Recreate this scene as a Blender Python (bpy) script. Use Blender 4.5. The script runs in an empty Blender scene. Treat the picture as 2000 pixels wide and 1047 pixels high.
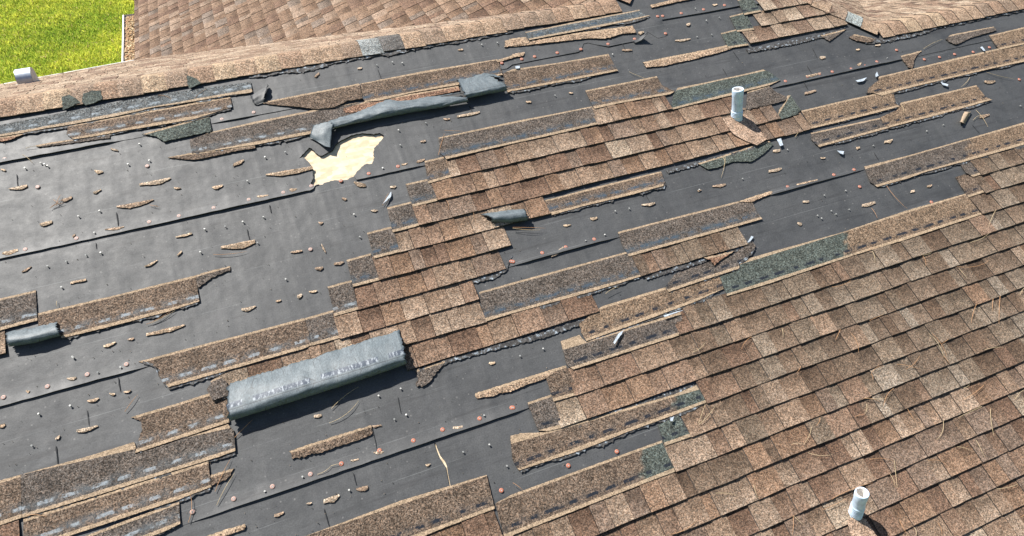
import bpy, math, random
import numpy as np
from mathutils import Matrix, Vector
from mathutils.geometry import delaunay_2d_cdt

SC = bpy.context.scene
COL = SC.collection
R3 = random.Random(11)

# ------------------------------------------------------------------ geometry of the place
PITCH = math.radians(21.8)
CS, SN = math.cos(PITCH), math.sin(PITCH)
Z0 = 3.9                      # height of the roof surface at v = 0 (m)
CAM_V, CAM_H, FPX = 1.9666, 3.6839, 1330.0
RC = ((0.92632778, 0.34796947, -0.14434018),
      (-0.25486827, 0.86103076, 0.44007749),
      (0.27741487, -0.37086827, 0.88628309))


class Frame:
    """u along the courses, v down the slope, h out of the surface (metres)"""
    def __init__(s, o, eu, ev, n):
        s.o, s.eu, s.ev, s.n = Vector(o), Vector(eu), Vector(ev), Vector(n)

    def __call__(s, u, v, h=0.0):
        return s.o + s.eu * u + s.ev * v + s.n * h


FRONT = Frame((0, 0, Z0), (1, 0, 0), (0, -CS, -SN), (0, -SN, CS))
VR = -1.512                   # left ridge
VR2 = -0.785                  # right, lower ridge
XJ, XK = 2.74, 4.84           # where the raised cross wing's hips start
REAR = Frame(FRONT(0, VR), (1, 0, 0), (0, CS, -SN), (0, SN, CS))
REAR2 = Frame(FRONT(0, VR2), (1, 0, 0), (0, CS, -SN), (0, SN, CS))
pj = FRONT(XJ, VR)
WING = Frame((XJ, pj.y, pj.z), (0, 1, 0), (-CS, 0, -SN), (-SN, 0, CS))
pk = FRONT(XK, VR2)
WINGR = Frame((XK, pk.y, pk.z), (0, 1, 0), (CS, 0, -SN), (SN, 0, CS))


def rp(x, y, h=0.0):
    """photo pixel -> (u, v) on the front slope's plane raised by h"""
    a = ((x - 1000) / FPX, (y - 523.5) / FPX, 1.0)
    d = [sum(RC[i][j] * a[i] for i in range(3)) for j in range(3)]
    t = (CAM_H - h) / d[2]
    return d[0] * t, d[1] * t + CAM_V


def pix(u, v, h=0.0):
    w = (u, v - CAM_V, CAM_H - h)
    c = [sum(RC[i][j] * w[j] for j in range(3)) for i in range(3)]
    return c[0] / c[2] * FPX + 1000, c[1] / c[2] * FPX + 523.5


def uk(k, x):
    """u where course line k crosses photo column x"""
    a, b = -12.0, 30.0
    for _ in range(50):
        m = (a + b) / 2
        if pix(m, k * EXPO)[0] < x: a = m
        else: b = m
    return a


EXPO = 0.143


def droof(u, v, h):
    return FRONT.eu * u + FRONT.ev * v + FRONT.n * h


# ------------------------------------------------------------------ camera
cd = bpy.data.cameras.new('camera')
cam = bpy.data.objects.new('camera', cd)
COL.objects.link(cam)
right = droof(RC[0][0], RC[0][1], -RC[0][2])
down = droof(RC[1][0], RC[1][1], -RC[1][2])
fwd = droof(RC[2][0], RC[2][1], -RC[2][2])
M = Matrix((right, -down, -fwd)).transposed().to_4x4()
M.translation = FRONT(0, CAM_V, CAM_H)
cam.matrix_world = M
cd.sensor_width = 36
cd.lens = FPX / 2000 * 36
cd.clip_start = 0.05
cd.clip_end = 2000
SC.camera = cam

# ------------------------------------------------------------------ light
sd = droof(-0.36, -0.74, 0.60).normalized()
world = bpy.data.worlds.new('World')
SC.world = world
world.use_nodes = True
nt = world.node_tree
bg = nt.nodes['Background']
sky = nt.nodes.new('ShaderNodeTexSky')
sky.sky_type = 'NISHITA'
sky.sun_disc = False
sky.sun_elevation = math.asin(sd.z)
sky.sun_rotation = math.atan2(sd.x, sd.y)
nt.links.new(sky.outputs[0], bg.inputs[0])
bg.inputs[1].default_value = 0.055
sl = bpy.data.lights.new('sun', 'SUN')
sl.energy = 5.0
sl.angle = math.radians(0.5)
sl.color = (1.0, 0.96, 0.90)
sun = bpy.data.objects.new('sun', sl)
COL.objects.link(sun)
sun.rotation_euler = sd.to_track_quat('Z', 'Y').to_euler()
sun.location = (0, 0, 12)
SC.view_settings.view_transform = 'Standard'
SC.view_settings.look = 'None'
SC.view_settings.gamma = 1.0
SC.view_settings.exposure = 1.0


# ------------------------------------------------------------------ materials
class NT:
    def __init__(s, name, rough=0.9, spec=0.3):
        s.m = bpy.data.materials.new(name)
        s.m.use_nodes = True
        s.t = s.m.node_tree
        s.b = s.t.nodes['Principled BSDF']
        s.b.inputs['Roughness'].default_value = rough
        s.b.inputs['Specular IOR Level'].default_value = spec

    def n(s, typ, **kw):
        nd = s.t.nodes.new(typ)
        for k, v in kw.items():
            setattr(nd, k, v)
        return nd

    def put(s, sock, val):
        if isinstance(val, bpy.types.NodeSocket): s.t.links.new(val, sock)
        elif isinstance(val, tuple): sock.default_value = (*val, 1.0) if len(val) == 3 and sock.type == 'RGBA' else val
        else: sock.default_value = val

    def math(s, op, a, b=0.0, clamp=False):
        nd = s.n('ShaderNodeMath', operation=op, use_clamp=clamp)
        s.put(nd.inputs[0], a); s.put(nd.inputs[1], b)
        return nd.outputs[0]

    def mix(s, f, a, b, mode='MIX'):
        nd = s.n('ShaderNodeMix', data_type='RGBA', blend_type=mode)
        s.put(nd.inputs[0], f); s.put(nd.inputs[6], a); s.put(nd.inputs[7], b)
        return nd.outputs[2]

    def ramp(s, fac, pts, interp='LINEAR'):
        nd = s.n('ShaderNodeValToRGB')
        nd.color_ramp.interpolation = interp
        el = nd.color_ramp.elements
        while len(el) < len(pts): el.new(0.5)
        for e, (p, c) in zip(el, pts):
            e.position = p
            e.color = (c, c, c, 1) if not isinstance(c, tuple) else (*c, 1)
        s.put(nd.inputs[0], fac)
        return nd.outputs[0]

    def noise(s, vec, scale, detail=3.0, rough=0.6):
        nd = s.n('ShaderNodeTexNoise')
        s.put(nd.inputs['Vector'], vec)
        nd.inputs['Scale'].default_value = scale
        nd.inputs['Detail'].default_value = detail
        nd.inputs['Roughness'].default_value = rough
        return nd.outputs[0]

    def cells(s, vec, scale):
        nd = s.n('ShaderNodeTexVoronoi')
        s.put(nd.inputs['Vector'], vec)
        nd.inputs['Scale'].default_value = scale
        sp = s.n('ShaderNodeSeparateColor')
        s.t.links.new(nd.outputs['Color'], sp.inputs[0])
        return sp.outputs, nd.outputs['Distance']

    def uv(s, name='UVMap'):
        return s.n('ShaderNodeUVMap', uv_map=name).outputs[0]

    def sep(s, vec):
        nd = s.n('ShaderNodeSeparateXYZ')
        s.t.links.new(vec, nd.inputs[0])
        return nd.outputs

    def bump(s, h, strength=0.3, dist=0.002):
        nd = s.n('ShaderNodeBump')
        nd.inputs['Strength'].default_value = strength
        nd.inputs['Distance'].default_value = dist
        s.put(nd.inputs['Height'], h)
        s.t.links.new(nd.outputs[0], s.b.inputs['Normal'])

    def pos(s):
        return s.n('ShaderNodeNewGeometry').outputs['Position']

    def done(s, col):
        s.put(s.b.inputs['Base Color'], col)
        return s.m


def granules(t, base, uv, lo=0.32, hi=1.80, tint=0.30):
    c1, d1 = t.cells(uv, 215)
    c2, d2 = t.cells(uv, 120)
    a = t.math('ADD', t.math('MULTIPLY', c1[0], 0.70), t.math('MULTIPLY', c2[0], 0.30))
    mult = t.ramp(a, [(0.12, lo), (0.38, 0.66), (0.62, 1.08), (0.90, hi)])
    col = t.mix(1.0, base, mult, 'MULTIPLY')
    tc = t.ramp(c1[1], [(0.0, (1.25, 0.86, 0.62)), (0.5, (1.0, 1.0, 1.0)), (1.0, (0.82, 1.0, 1.2))])
    col = t.mix(tint, col, t.mix(1.0, col, tc, 'MULTIPLY'))
    return col, a


def mat_granule(name, stain=True):
    t = NT(name, 0.92, 0.2)
    uv = t.uv()
    base = t.n('ShaderNodeVertexColor', layer_name='Col').outputs[0]
    col, a = granules(t, base, uv)
    st = t.ramp(t.noise(uv, 14, 5, 0.65), [(0.32, 0.68), (0.5, 1.0), (0.72, 1.14)])
    col = t.mix(1.0, col, st, 'MULTIPLY')
    # worn spots where dark asphalt shows between the granules
    w = t.ramp(t.noise(uv, 42, 4, 0.7), [(0.64, 0.0), (0.74, 0.5)])
    col = t.mix(w, col, (0.06, 0.055, 0.052))
    t.bump(a, 0.55, 0.002)
    return t.done(col)


def mat_strip(name, seal, sealdark, zamt=0.8, damt=0.8, thr=0.40):
    t = NT(name, 0.92, 0.2)
    uv = t.uv()
    base = t.n('ShaderNodeVertexColor', layer_name='Col').outputs[0]
    col, a = granules(t, base, uv, 0.16, 2.2)
    st = t.ramp(t.noise(uv, 11, 5, 0.65), [(0.30, 0.62), (0.5, 1.0), (0.72, 1.15)])
    col = t.mix(1.0, col, st, 'MULTIPLY')
    b = t.sep(t.uv('band'))
    us = t.sep(uv)[0]
    n1 = t.math('MULTIPLY', t.math('SUBTRACT', t.noise(uv, 60, 3), 0.5), 0.010)
    vb = t.math('ADD', b[0], n1)
    vt = t.math('ADD', b[1], t.math('MULTIPLY', n1, 0.5))
    # bluish worn zone around the sealant line and the broken sealant dashes
    zone = t.math('SUBTRACT', 1.0, t.math('MULTIPLY', t.math('ABSOLUTE', t.math('SUBTRACT', vb, 0.046)), 26.0), True)
    zn = t.math('MULTIPLY', zone, t.ramp(t.noise(uv, 16, 5, 0.75), [(0.42, 0.0), (0.60, zamt)]))
    col = t.mix(zn, col, sealdark)
    fr = t.math('FRACT', t.math('ADD', t.math('MULTIPLY', us, 8.7), t.math('MULTIPLY', t.noise(uv, 9, 3), 1.5)))
    dash = t.ramp(fr, [(0.02, 0.0), (0.10, 1.0), (0.48, 1.0), (0.60, 0.0)])
    dl = t.math('SUBTRACT', 1.0, t.math('MULTIPLY', t.math('ABSOLUTE', t.math('SUBTRACT', vb, 0.044)), 85.0), True)
    dd = t.math('MULTIPLY', t.math('MULTIPLY', dash, t.ramp(dl, [(0.10, 0.0), (0.40, 1.0)])),
                t.ramp(t.noise(uv, 48, 5, 0.8), [(thr, 0.0), (thr + 0.14, damt)]))
    col = t.mix(dd, col, seal)
    tan = t.mix(1.0, (0.37, 0.275, 0.185), t.ramp(a, [(0.1, 0.55), (0.9, 1.4)]), 'MULTIPLY')
    e1 = t.math('LESS_THAN', vb, 0.018)
    e2 = t.math('LESS_THAN', vt, 0.0125)
    col = t.mix(t.math('MULTIPLY', t.math('MAXIMUM', e1, e2), 0.8), col, tan)
    t.bump(a, 0.6, 0.002)
    return t.done(col)


def mat_felt(name):
    t = NT(name, 0.6, 0.6)
    uv = t.uv()
    n = t.noise(uv, 6, 7, 0.7)
    col = t.mix(t.ramp(n, [(0.3, 0.0), (0.7, 1.0)]), (0.030, 0.0318, 0.0335), (0.055, 0.057, 0.059))
    # faint scuffs drawn out along the roll
    mp = t.n('ShaderNodeMapping')
    mp.inputs['Scale'].default_value = (2.5, 12, 1)
    t.t.links.new(uv, mp.inputs[0])
    s = t.ramp(t.noise(mp.outputs[0], 2.2, 5, 0.7), [(0.30, 0.86), (0.5, 1.0), (0.78, 1.10)])
    col = t.mix(1.0, col, s, 'MULTIPLY')
    c, d = t.cells(uv, 45)
    sp = t.math('MULTIPLY', t.math('GREATER_THAN', c[0], 0.93), t.math('LESS_THAN', d, 0.22))
    col = t.mix(t.math('MULTIPLY', sp, 0.35), col, (0.22, 0.21, 0.20))
    # dust and bleached blotches, and dark soft streaks drawn along the roll
    dst = t.ramp(t.noise(uv, 1.7, 6, 0.7), [(0.42, 0.0), (0.70, 0.55)])
    col = t.mix(dst, col, (0.084, 0.085, 0.085))
    grit = t.ramp(t.noise(uv, 130, 2, 0.7), [(0.30, 0.72), (0.5, 1.0), (0.72, 1.35)])
    col = t.mix(1.0, col, grit, 'MULTIPLY')
    mq = t.n('ShaderNodeMapping')
    mq.inputs['Scale'].default_value = (0.8, 17, 1)
    t.t.links.new(uv, mq.inputs[0])
    drk = t.ramp(t.noise(mq.outputs[0], 1.0, 4, 0.75), [(0.55, 0.0), (0.66, 0.55)])
    col = t.mix(drk, col, (0.022, 0.022, 0.023))
    # printed guide lines of the roll
    v = t.sep(uv)[1]
    wob = t.math('MULTIPLY', t.math('SUBTRACT', t.noise(uv, 2.0, 2), 0.5), 0.006)
    fr = t.math('FRACT', t.math('DIVIDE', t.math('ADD', t.math('ADD', v, 10.0), wob), 0.2))
    ln = t.math('MULTIPLY', t.math('LESS_THAN', fr, 0.014), t.ramp(t.noise(mp.outputs[0], 0.9, 2), [(0.45, 0.0), (0.6, 0.4)]))
    col = t.mix(ln, col, (0.20, 0.21, 0.21))
    rr = t.ramp(t.noise(uv, 9, 5, 0.7), [(0.3, 0.56), (0.7, 0.70)])
    t.put(t.b.inputs['Roughness'], rr)
    wr = t.noise(mp.outputs[0], 1.3, 4, 0.6)
    fine = t.noise(uv, 220, 2, 0.6)
    big = t.noise(uv, 3.5, 3, 0.5)
    # long shallow buckles running down the slope
    mw = t.n('ShaderNodeMapping')
    mw.inputs['Scale'].default_value = (7.0, 1.3, 1)
    mw.inputs['Rotation'].default_value = (0, 0, 0.25)
    t.t.links.new(uv, mw.inputs[0])
    bk = t.math('POWER', t.noise(mw.outputs[0], 1.0, 2, 0.5), 3.0)
    mid = t.noise(uv, 14, 4, 0.6)
    h = t.math('ADD', t.math('MULTIPLY', fine, 0.10), t.math('ADD', t.math('MULTIPLY', mid, 0.35), t.math('ADD', t.math('MULTIPLY', big, 1.6), t.math('MULTIPLY', bk, 3.0))))
    t.bump(h, 0.85, 0.004)
    return t.done(col)


def mat_osb(name):
    t = NT(name, 0.8, 0.3)
    uv = t.uv()
    mp = t.n('ShaderNodeMapping')
    mp.inputs['Scale'].default_value = (16, 46, 1)
    mp.inputs['Rotation'].default_value = (0, 0, 0.5)
    t.t.links.new(uv, mp.inputs[0])
    c, d = t.cells(mp.outputs[0], 1.0)
    col = t.ramp(c[0], [(0.0, (0.56, 0.44, 0.29)), (0.5, (0.65, 0.53, 0.37)), (1.0, (0.71, 0.60, 0.44))])
    col = t.mix(1.0, col, t.ramp(t.noise(uv, 25, 5), [(0.3, 0.85), (0.7, 1.05)]), 'MULTIPLY')
    t.bump(c[1], 0.3, 0.001)
    return t.done(col)


def mat_back(name, seal=True):
    t = NT(name, 0.55, 0.5)
    uv = t.uv()
    c, d = t.cells(uv, 230)
    col = t.mix(t.ramp(t.noise(uv, 12, 5, 0.65), [(0.32, 0.0), (0.68, 1.0)]), (0.060, 0.080, 0.092), (0.128, 0.152, 0.165))
    col = t.mix(1.0, col, t.ramp(c[0], [(0.0, 0.72), (1.0, 1.3)]), 'MULTIPLY')
    vc = t.n('ShaderNodeTexVoronoi', feature='DISTANCE_TO_EDGE')
    wv = t.n('ShaderNodeMapping'); wv.inputs['Scale'].default_value = (9, 13, 1); t.t.links.new(uv, wv.inputs[0])
    t.t.links.new(wv.outputs[0], vc.inputs['Vector']); vc.inputs['Scale'].default_value = 1.0
    ck = t.math('MULTIPLY', t.math('LESS_THAN', vc.outputs[0], 0.018), t.ramp(t.noise(uv, 8, 4), [(0.5, 0.0), (0.6, 0.8)]))
    col = t.mix(ck, col, (0.03, 0.033, 0.036))
    b = t.sep(t.uv('band'))
    fr = t.math('FRACT', t.math('ADD', t.math('MULTIPLY', b[0], 2.6), 0.62))
    lnn = t.math('SUBTRACT', 1.0, t.math('MULTIPLY', t.math('ABSOLUTE', t.math('SUBTRACT', b[1], 0.305)), 220.0), True)
    col = t.mix(t.ramp(lnn, [(0.0, 0.0), (0.5, 0.9)]), col, (0.02, 0.024, 0.03))
    inl = t.math('SUBTRACT', 1.0, t.math('MULTIPLY', t.math('ABSOLUTE', t.math('SUBTRACT', b[1], 0.255)), 26.0), True)
    dk = t.math('MULTIPLY', t.math('MULTIPLY', t.math('LESS_THAN', fr, 0.84 if seal else -1.0), t.ramp(inl, [(0.15, 0.0), (0.4, 1.0)])), 0.95)
    sealc = t.mix(t.ramp(t.noise(uv, 40, 4, 0.8), [(0.50, 0.0), (0.60, 1.0)]), (0.03, 0.045, 0.07), (0.28, 0.31, 0.34))
    col = t.mix(dk, col, sealc)
    t.bump(c[1], 0.35, 0.001)
    return t.done(col)


def mat_plain(name, col, rough=0.6, var=0.25, scale=30, metal=0.0, bump=0.0, spec=0.4):
    t = NT(name, rough, spec)
    p = t.n('ShaderNodeTexCoord').outputs['Object']
    n = t.noise(p, scale, 5, 0.65)
    c = t.mix(1.0, col, t.ramp(n, [(0.25, 1 - var), (0.75, 1 + var)]), 'MULTIPLY')
    t.b.inputs['Metallic'].default_value = metal
    if bump: t.bump(n, bump, 0.003)
    return t.done(c)


def mat_torn(name):
    t = NT(name, 0.75, 0.4)
    uv = t.uv()
    n = t.noise(uv, 38, 5, 0.75)
    col = t.ramp(n, [(0.40, (0.022, 0.021, 0.022)), (0.54, (0.07, 0.065, 0.06)), (0.60, (0.20, 0.24, 0.28)), (0.68, (0.45, 0.50, 0.54))])
    t.bump(n, 0.8, 0.004)
    return t.done(col)


def mat_lawn(name):
    t = NT(name, 0.95, 0.1)
    p = t.pos()
    col = t.mix(t.ramp(t.noise(p, 2.5, 6, 0.7), [(0.3, 0.0), (0.7, 1.0)]), (0.10, 0.16, 0.012), (0.24, 0.29, 0.02))
    return t.done(col)


def mat_grass(name):
    t = NT(name, 0.6, 0.25)
    base = t.n('ShaderNodeVertexColor', layer_name='Col').outputs[0]
    t.b.inputs['Subsurface Weight'].default_value = 0.0
    tr = t.n('ShaderNodeBsdfTranslucent')
    t.t.links.new(base, tr.inputs[0])
    mx = t.n('ShaderNodeMixShader')
    mx.inputs[0].default_value = 0.45
    out = t.t.nodes['Material Output']
    t.put(t.b.inputs['Base Color'], base)
    t.t.links.new(t.b.outputs[0], mx.inputs[1])
    t.t.links.new(tr.outputs[0], mx.inputs[2])
    t.t.links.new(mx.outputs[0], out.inputs[0])
    return t.m


MT = {
    'gran': mat_granule('shingle_granules'),
    'strip_pale': mat_strip('shingle_headlap_pale_seal', (0.30, 0.34, 0.37), (0.10, 0.115, 0.125), 0.7, 0.7),
    'strip_mid': mat_strip('shingle_headlap_blue_seal', (0.045, 0.07, 0.10), (0.055, 0.075, 0.092), 0.9, 0.8),
    'strip_dark': mat_strip('shingle_headlap_dark_seal', (0.014, 0.018, 0.026), (0.05, 0.056, 0.062), 0.35, 1.0, 0.34),
    'side': mat_plain('asphalt_edge', (0.030, 0.027, 0.025), 0.85, 0.4, 80),
    'felt': mat_felt('roofing_felt'),
    'felt_shade': mat_plain('felt_shade_strip', (0.016, 0.017, 0.019), 0.8, 0.3, 60),  # dark tone for painted wrinkle shade and for the felt's edges
    'osb': mat_osb('wood_sheathing'),
    'back': mat_back('shingle_underside'),
    'torn': mat_torn('torn_asphalt'),
    'pvc': mat_plain('weathered_white_pipe', (0.58, 0.72, 0.88), 0.45, 0.28, 28),
    'hole': mat_plain('pipe_inside', (0.62, 0.60, 0.57), 0.9, 0.3, 40),
    'galv': mat_plain('galvanised_sheet', (0.55, 0.60, 0.66), 0.42, 0.2, 25, 0.6),
    'white': mat_plain('white_painted_metal', (0.78, 0.77, 0.75), 0.5, 0.08, 20),
    'wall': mat_plain('pale_siding', (0.55, 0.52, 0.47), 0.8, 0.08, 10),
    'cap': mat_plain('orange_plastic_cap', (0.40, 0.15, 0.095), 0.5, 0.2, 200),
    'cap_pale': mat_plain('faded_plastic_cap', (0.38, 0.25, 0.21), 0.5, 0.2, 200),
    'nail': mat_plain('zinc_nail', (0.36, 0.36, 0.345), 0.6, 0.25, 200, 0.2),
    'needle': mat_plain('dry_pine_needle', (0.40, 0.22, 0.11), 0.8, 0.3, 60),
    'needle_pale': mat_plain('straw_pine_needle', (0.46, 0.36, 0.22), 0.8, 0.3, 60),
    'scrapside': mat_plain('shingle_scrap_edge', (0.13, 0.10, 0.075), 0.9, 0.5, 150),
    'scrap_light': mat_plain('shingle_crumb', (0.30, 0.23, 0.16), 0.9, 0.4, 90),
    'litter': mat_plain('dry_leaf_litter', (0.34, 0.22, 0.11), 0.9, 0.6, 60),
    'film': mat_plain('release_film', (0.36, 0.41, 0.46), 0.45, 0.5, 70),
    'lawn': mat_lawn('lawn_soil'),
    'grass': mat_grass('grass_blades'),
}


# ------------------------------------------------------------------ mesh helpers
class MB:
    """collects faces with a colour per vertex, a uv in metres and a second uv ('band')"""
    def __init__(s):
        s.v, s.f, s.c, s.uv, s.b, s.mi = [], [], [], [], [], []

    def vert(s, p, col=(1, 1, 1), uv=(0, 0), band=(1, 1)):
        s.v.append(tuple(p)); s.c.append(col); s.uv.append(uv); s.b.append(band)
        return len(s.v) - 1

    def face(s, idx, mi=0):
        s.f.append(tuple(idx)); s.mi.append(mi)

    def quad(s, pts, mi=0, col=(1, 1, 1)):
        s.face([s.vert(p, col, (p[0], p[1])) for p in pts], mi)

    def box(s, c, d, mi=0):
        x, y, z = c; a, b, e = (q / 2 for q in d)
        P = [(x + i * a, y + j * b, z + k * e) for k in (-1, 1) for j in (-1, 1) for i in (-1, 1)]
        i0 = [s.vert(p, uv=(p[0], p[1])) for p in P]
        for q in ((0, 2, 3, 1), (4, 5, 7, 6), (0, 1, 5, 4), (2, 6, 7, 3), (0, 4, 6, 2), (1, 3, 7, 5)):
            s.face([i0[k] for k in q], mi)

    def tube(s, pts, radii, n=6, mi=0, cap=True):
        rings = []
        for i, p in enumerate(pts):
            p = Vector(p)
            d = (Vector(pts[min(i + 1, len(pts) - 1)]) - Vector(pts[max(i - 1, 0)])).normalized()
            a = d.orthogonal().normalized(); b = d.cross(a)
            if i and rings:
                a = (pa - d * pa.dot(d)).normalized(); b = d.cross(a)
            pa = a
            r = radii[i] if isinstance(radii, (list, tuple)) else radii
            rings.append([s.vert(p + a * r * math.cos(2 * math.pi * k / n) + b * r * math.sin(2 * math.pi * k / n), uv=(k * .01, i * .01)) for k in range(n)])
        for i in range(len(rings) - 1):
            for k in range(n):
                s.face((rings[i][k], rings[i][(k + 1) % n], rings[i + 1][(k + 1) % n], rings[i + 1][k]), mi)
        if cap:
            s.face(rings[0][::-1], mi); s.face(rings[-1], mi)

    def build(s, name, mats, parent=None, smooth=False, origin=None):
        me = bpy.data.meshes.new(name)
        vs = s.v
        if origin is not None:
            o = Vector(origin)
            vs = [tuple(Vector(p) - o) for p in vs]
        me.from_pydata(vs, [], s.f)
        if not isinstance(mats, (list, tuple)): mats = [mats]
        for m in mats: me.materials.append(m)
        me.polygons.foreach_set('material_index', s.mi)
        ca = me.color_attributes.new('Col', 'FLOAT_COLOR', 'POINT')
        ca.data.foreach_set('color', np.array([(*c, 1.0) for c in s.c], dtype=np.float32).ravel())
        li = np.empty(len(me.loops), dtype=np.int32)
        me.loops.foreach_get('vertex_index', li)
        for nm, arr in (('UVMap', s.uv), ('band', s.b)):
            l = me.uv_layers.new(name=nm)
            l.data.foreach_set('uv', np.array(arr, dtype=np.float32)[li].ravel())
        if smooth:
            me.polygons.foreach_set('use_smooth', [True] * len(me.polygons))
        me.update()
        ob = bpy.data.objects.new(name, me)
        if origin is not None: ob.location = origin
        COL.objects.link(ob)
        if parent is not None:
            ob.parent = parent
            ob.matrix_parent_inverse = Matrix.Translation(-Vector(parent.location)) if parent.parent is None else Matrix.Translation(-world_loc(parent))
        return ob


def world_loc(o):
    l = Vector(o.location)
    while o.parent is not None:
        l = l + Vector(o.matrix_parent_inverse.translation)
        o = o.parent
        l = l + Vector(o.location)
    return l


def tag(o, label=None, cat=None, group=None, kind=None):
    if label: o['label'] = label
    if cat: o['category'] = cat
    if group: o['group'] = group
    if kind: o['kind'] = kind
    return o


def empty(name, loc):
    o = bpy.data.objects.new(name, None)
    o.empty_display_size = 0.1
    o.location = loc
    COL.objects.link(o)
    return o


def inside(pt, poly):
    x, y = pt; r = False
    n = len(poly)
    for i in range(n):
        x1, y1 = poly[i]; x2, y2 = poly[(i + 1) % n]
        if (y1 > y) != (y2 > y) and x < (x2 - x1) * (y - y1) / (y2 - y1) + x1: r = not r
    return r


def jag(poly, rnd, step=0.012, amp_short=0.0035, amp_long=0.0009, short=0.07):
    out = []
    n = len(poly)
    for i in range(n):
        a, b = poly[i], poly[(i + 1) % n]
        L = math.hypot(b[0] - a[0], b[1] - a[1])
        m = max(1, int(L / step))
        amp = amp_short if L < short else amp_long
        nx, ny = -(b[1] - a[1]) / (L + 1e-9), (b[0] - a[0]) / (L + 1e-9)
        for j in range(m):
            t = j / m
            o = rnd.uniform(-amp, amp)
            out.append((a[0] + (b[0] - a[0]) * t + nx * o, a[1] + (b[1] - a[1]) * t + ny * o))
    return out


def triangulate(poly, grid, holes=(), rnd=None):
    pts = [Vector(p) for p in poly]
    n = len(pts)
    edges = [(i, (i + 1) % n) for i in range(n)]
    for hpoly in holes:
        o = len(pts)
        pts += [Vector(p) for p in hpoly]
        m = len(hpoly)
        edges += [(o + i, o + (i + 1) % m) for i in range(m)]
    xs = [p[0] for p in poly]; ys = [p[1] for p in poly]
    if grid:
        x = min(xs) + grid / 2
        while x < max(xs):
            y = min(ys) + grid / 2
            while y < max(ys):
                if inside((x, y), poly) and not any(inside((x, y), hp) for hp in holes):
                    pts.append(Vector((x, y)))
                y += grid
            x += grid
    vs, es, fs, *_ = delaunay_2d_cdt(pts, edges, [], 0, 1e-6)
    fo = []
    for f in fs:
        cx = sum(vs[i][0] for i in f) / len(f); cy = sum(vs[i][1] for i in f) / len(f)
        if inside((cx, cy), poly) and not any(inside((cx, cy), hp) for hp in holes):
            if len(f) == 3:
                a, b, c = (vs[i] for i in f)
                if abs((b[0] - a[0]) * (c[1] - a[1]) - (c[0] - a[0]) * (b[1] - a[1])) < 1e-9: continue
                if (b[0] - a[0]) * (c[1] - a[1]) - (c[0] - a[0]) * (b[1] - a[1]) > 0: f = f[::-1]   # u right, v down: normal +h
            fo.append(tuple(f))
    return [tuple(v) for v in vs], fo


def sheet(mb, frame, poly, hfun, thick, col=(1, 1, 1), band=None, grid=0.04, holes=(), mi=0, side=1):
    """a sheet of real thickness over a polygon given in (u, v); hfun gives its top's height"""
    vs, fs = triangulate(poly, grid, holes)
    cf = col if callable(col) else (lambda u, v: col)
    bf = band or (lambda u, v: (1, 1))
    top = [mb.vert(frame(u, v, hfun(u, v)), cf(u, v), (u, v), bf(u, v)) for u, v in vs]
    cnt = {}
    for f in fs:
        mb.face([top[i] for i in f], mi)
        for a, b in zip(f, f[1:] + f[:1]):
            cnt[(a, b)] = 1
    for (a, b) in list(cnt):
        if (b, a) not in cnt:
            pa, pb = vs[a], vs[b]
            ia = mb.vert(frame(pa[0], pa[1], hfun(*pa)), (1, 1, 1), pa)
            ib = mb.vert(frame(pb[0], pb[1], hfun(*pb)), (1, 1, 1), pb)
            ja = mb.vert(frame(pa[0], pa[1], hfun(*pa) - thick), (1, 1, 1), pa)
            jb = mb.vert(frame(pb[0], pb[1], hfun(*pb) - thick), (1, 1, 1), pb)
            mb.face((ib, ia, ja, jb), side)


def snoise(seed):
    r = random.Random(seed)
    P = [(r.uniform(0.6, 1.4), r.uniform(0, 6.3), r.uniform(0.6, 1.4), r.uniform(0, 6.3)) for _ in range(4)]

    def f(u, v, s=1.0):
        t = 0
        for i, (a, b, c, d) in enumerate(P):
            k = (1.7 ** i) * s
            t += math.sin(u * a * k * 2 + b + math.sin(v * c * k + d)) * math.cos(v * c * k * 2 + d + u * .3) / (1.4 ** i)
        return t / 2.2
    return f


# ------------------------------------------------------------------ intact laminated shingle courses
TONES = [((0.176, 0.114, 0.079), 3), ((0.217, 0.147, 0.103), 5), ((0.252, 0.179, 0.126), 5), ((0.287, 0.214, 0.156), 4),
         ((0.202, 0.147, 0.110), 3), ((0.318, 0.252, 0.187), 0.7), ((0.227, 0.149, 0.099), 3)]
TW = [w for _, w in TONES]
GREY_DIM = [((0.160, 0.118, 0.085), 5), ((0.186, 0.143, 0.104), 6), ((0.216, 0.171, 0.128), 5), ((0.141, 0.098, 0.068), 3),
        ((0.255, 0.211, 0.164), 1.1), ((0.175, 0.127, 0.090), 5)]
PALE = [((0.26, 0.192, 0.138), 3), ((0.30, 0.228, 0.166), 4), ((0.21, 0.145, 0.104), 2), ((0.36, 0.285, 0.212), 2), ((0.18, 0.122, 0.090), 1)]
RUST = [((0.195, 0.130, 0.088), 5), ((0.228, 0.156, 0.108), 5), ((0.171, 0.110, 0.077), 4), ((0.261, 0.191, 0.140), 2), ((0.195, 0.153, 0.122), 3)]


def clip(poly, planes):
    """poly: list of (u, v); planes (a, b, c) keep a*u + b*v <= c"""
    for a, b, c in planes:
        out = []
        for i in range(len(poly)):
            p, q = poly[i], poly[(i + 1) % len(poly)]
            dp, dq = a * p[0] + b * p[1] - c, a * q[0] + b * q[1] - c
            if dp <= 0: out.append(p)
            if (dp < 0) != (dq < 0) and dp != dq:
                t = dp / (dp - dq)
                out.append((p[0] + (q[0] - p[0]) * t, p[1] + (q[1] - p[1]) * t))
        poly = out
        if len(poly) < 3: return []
    return poly


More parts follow.
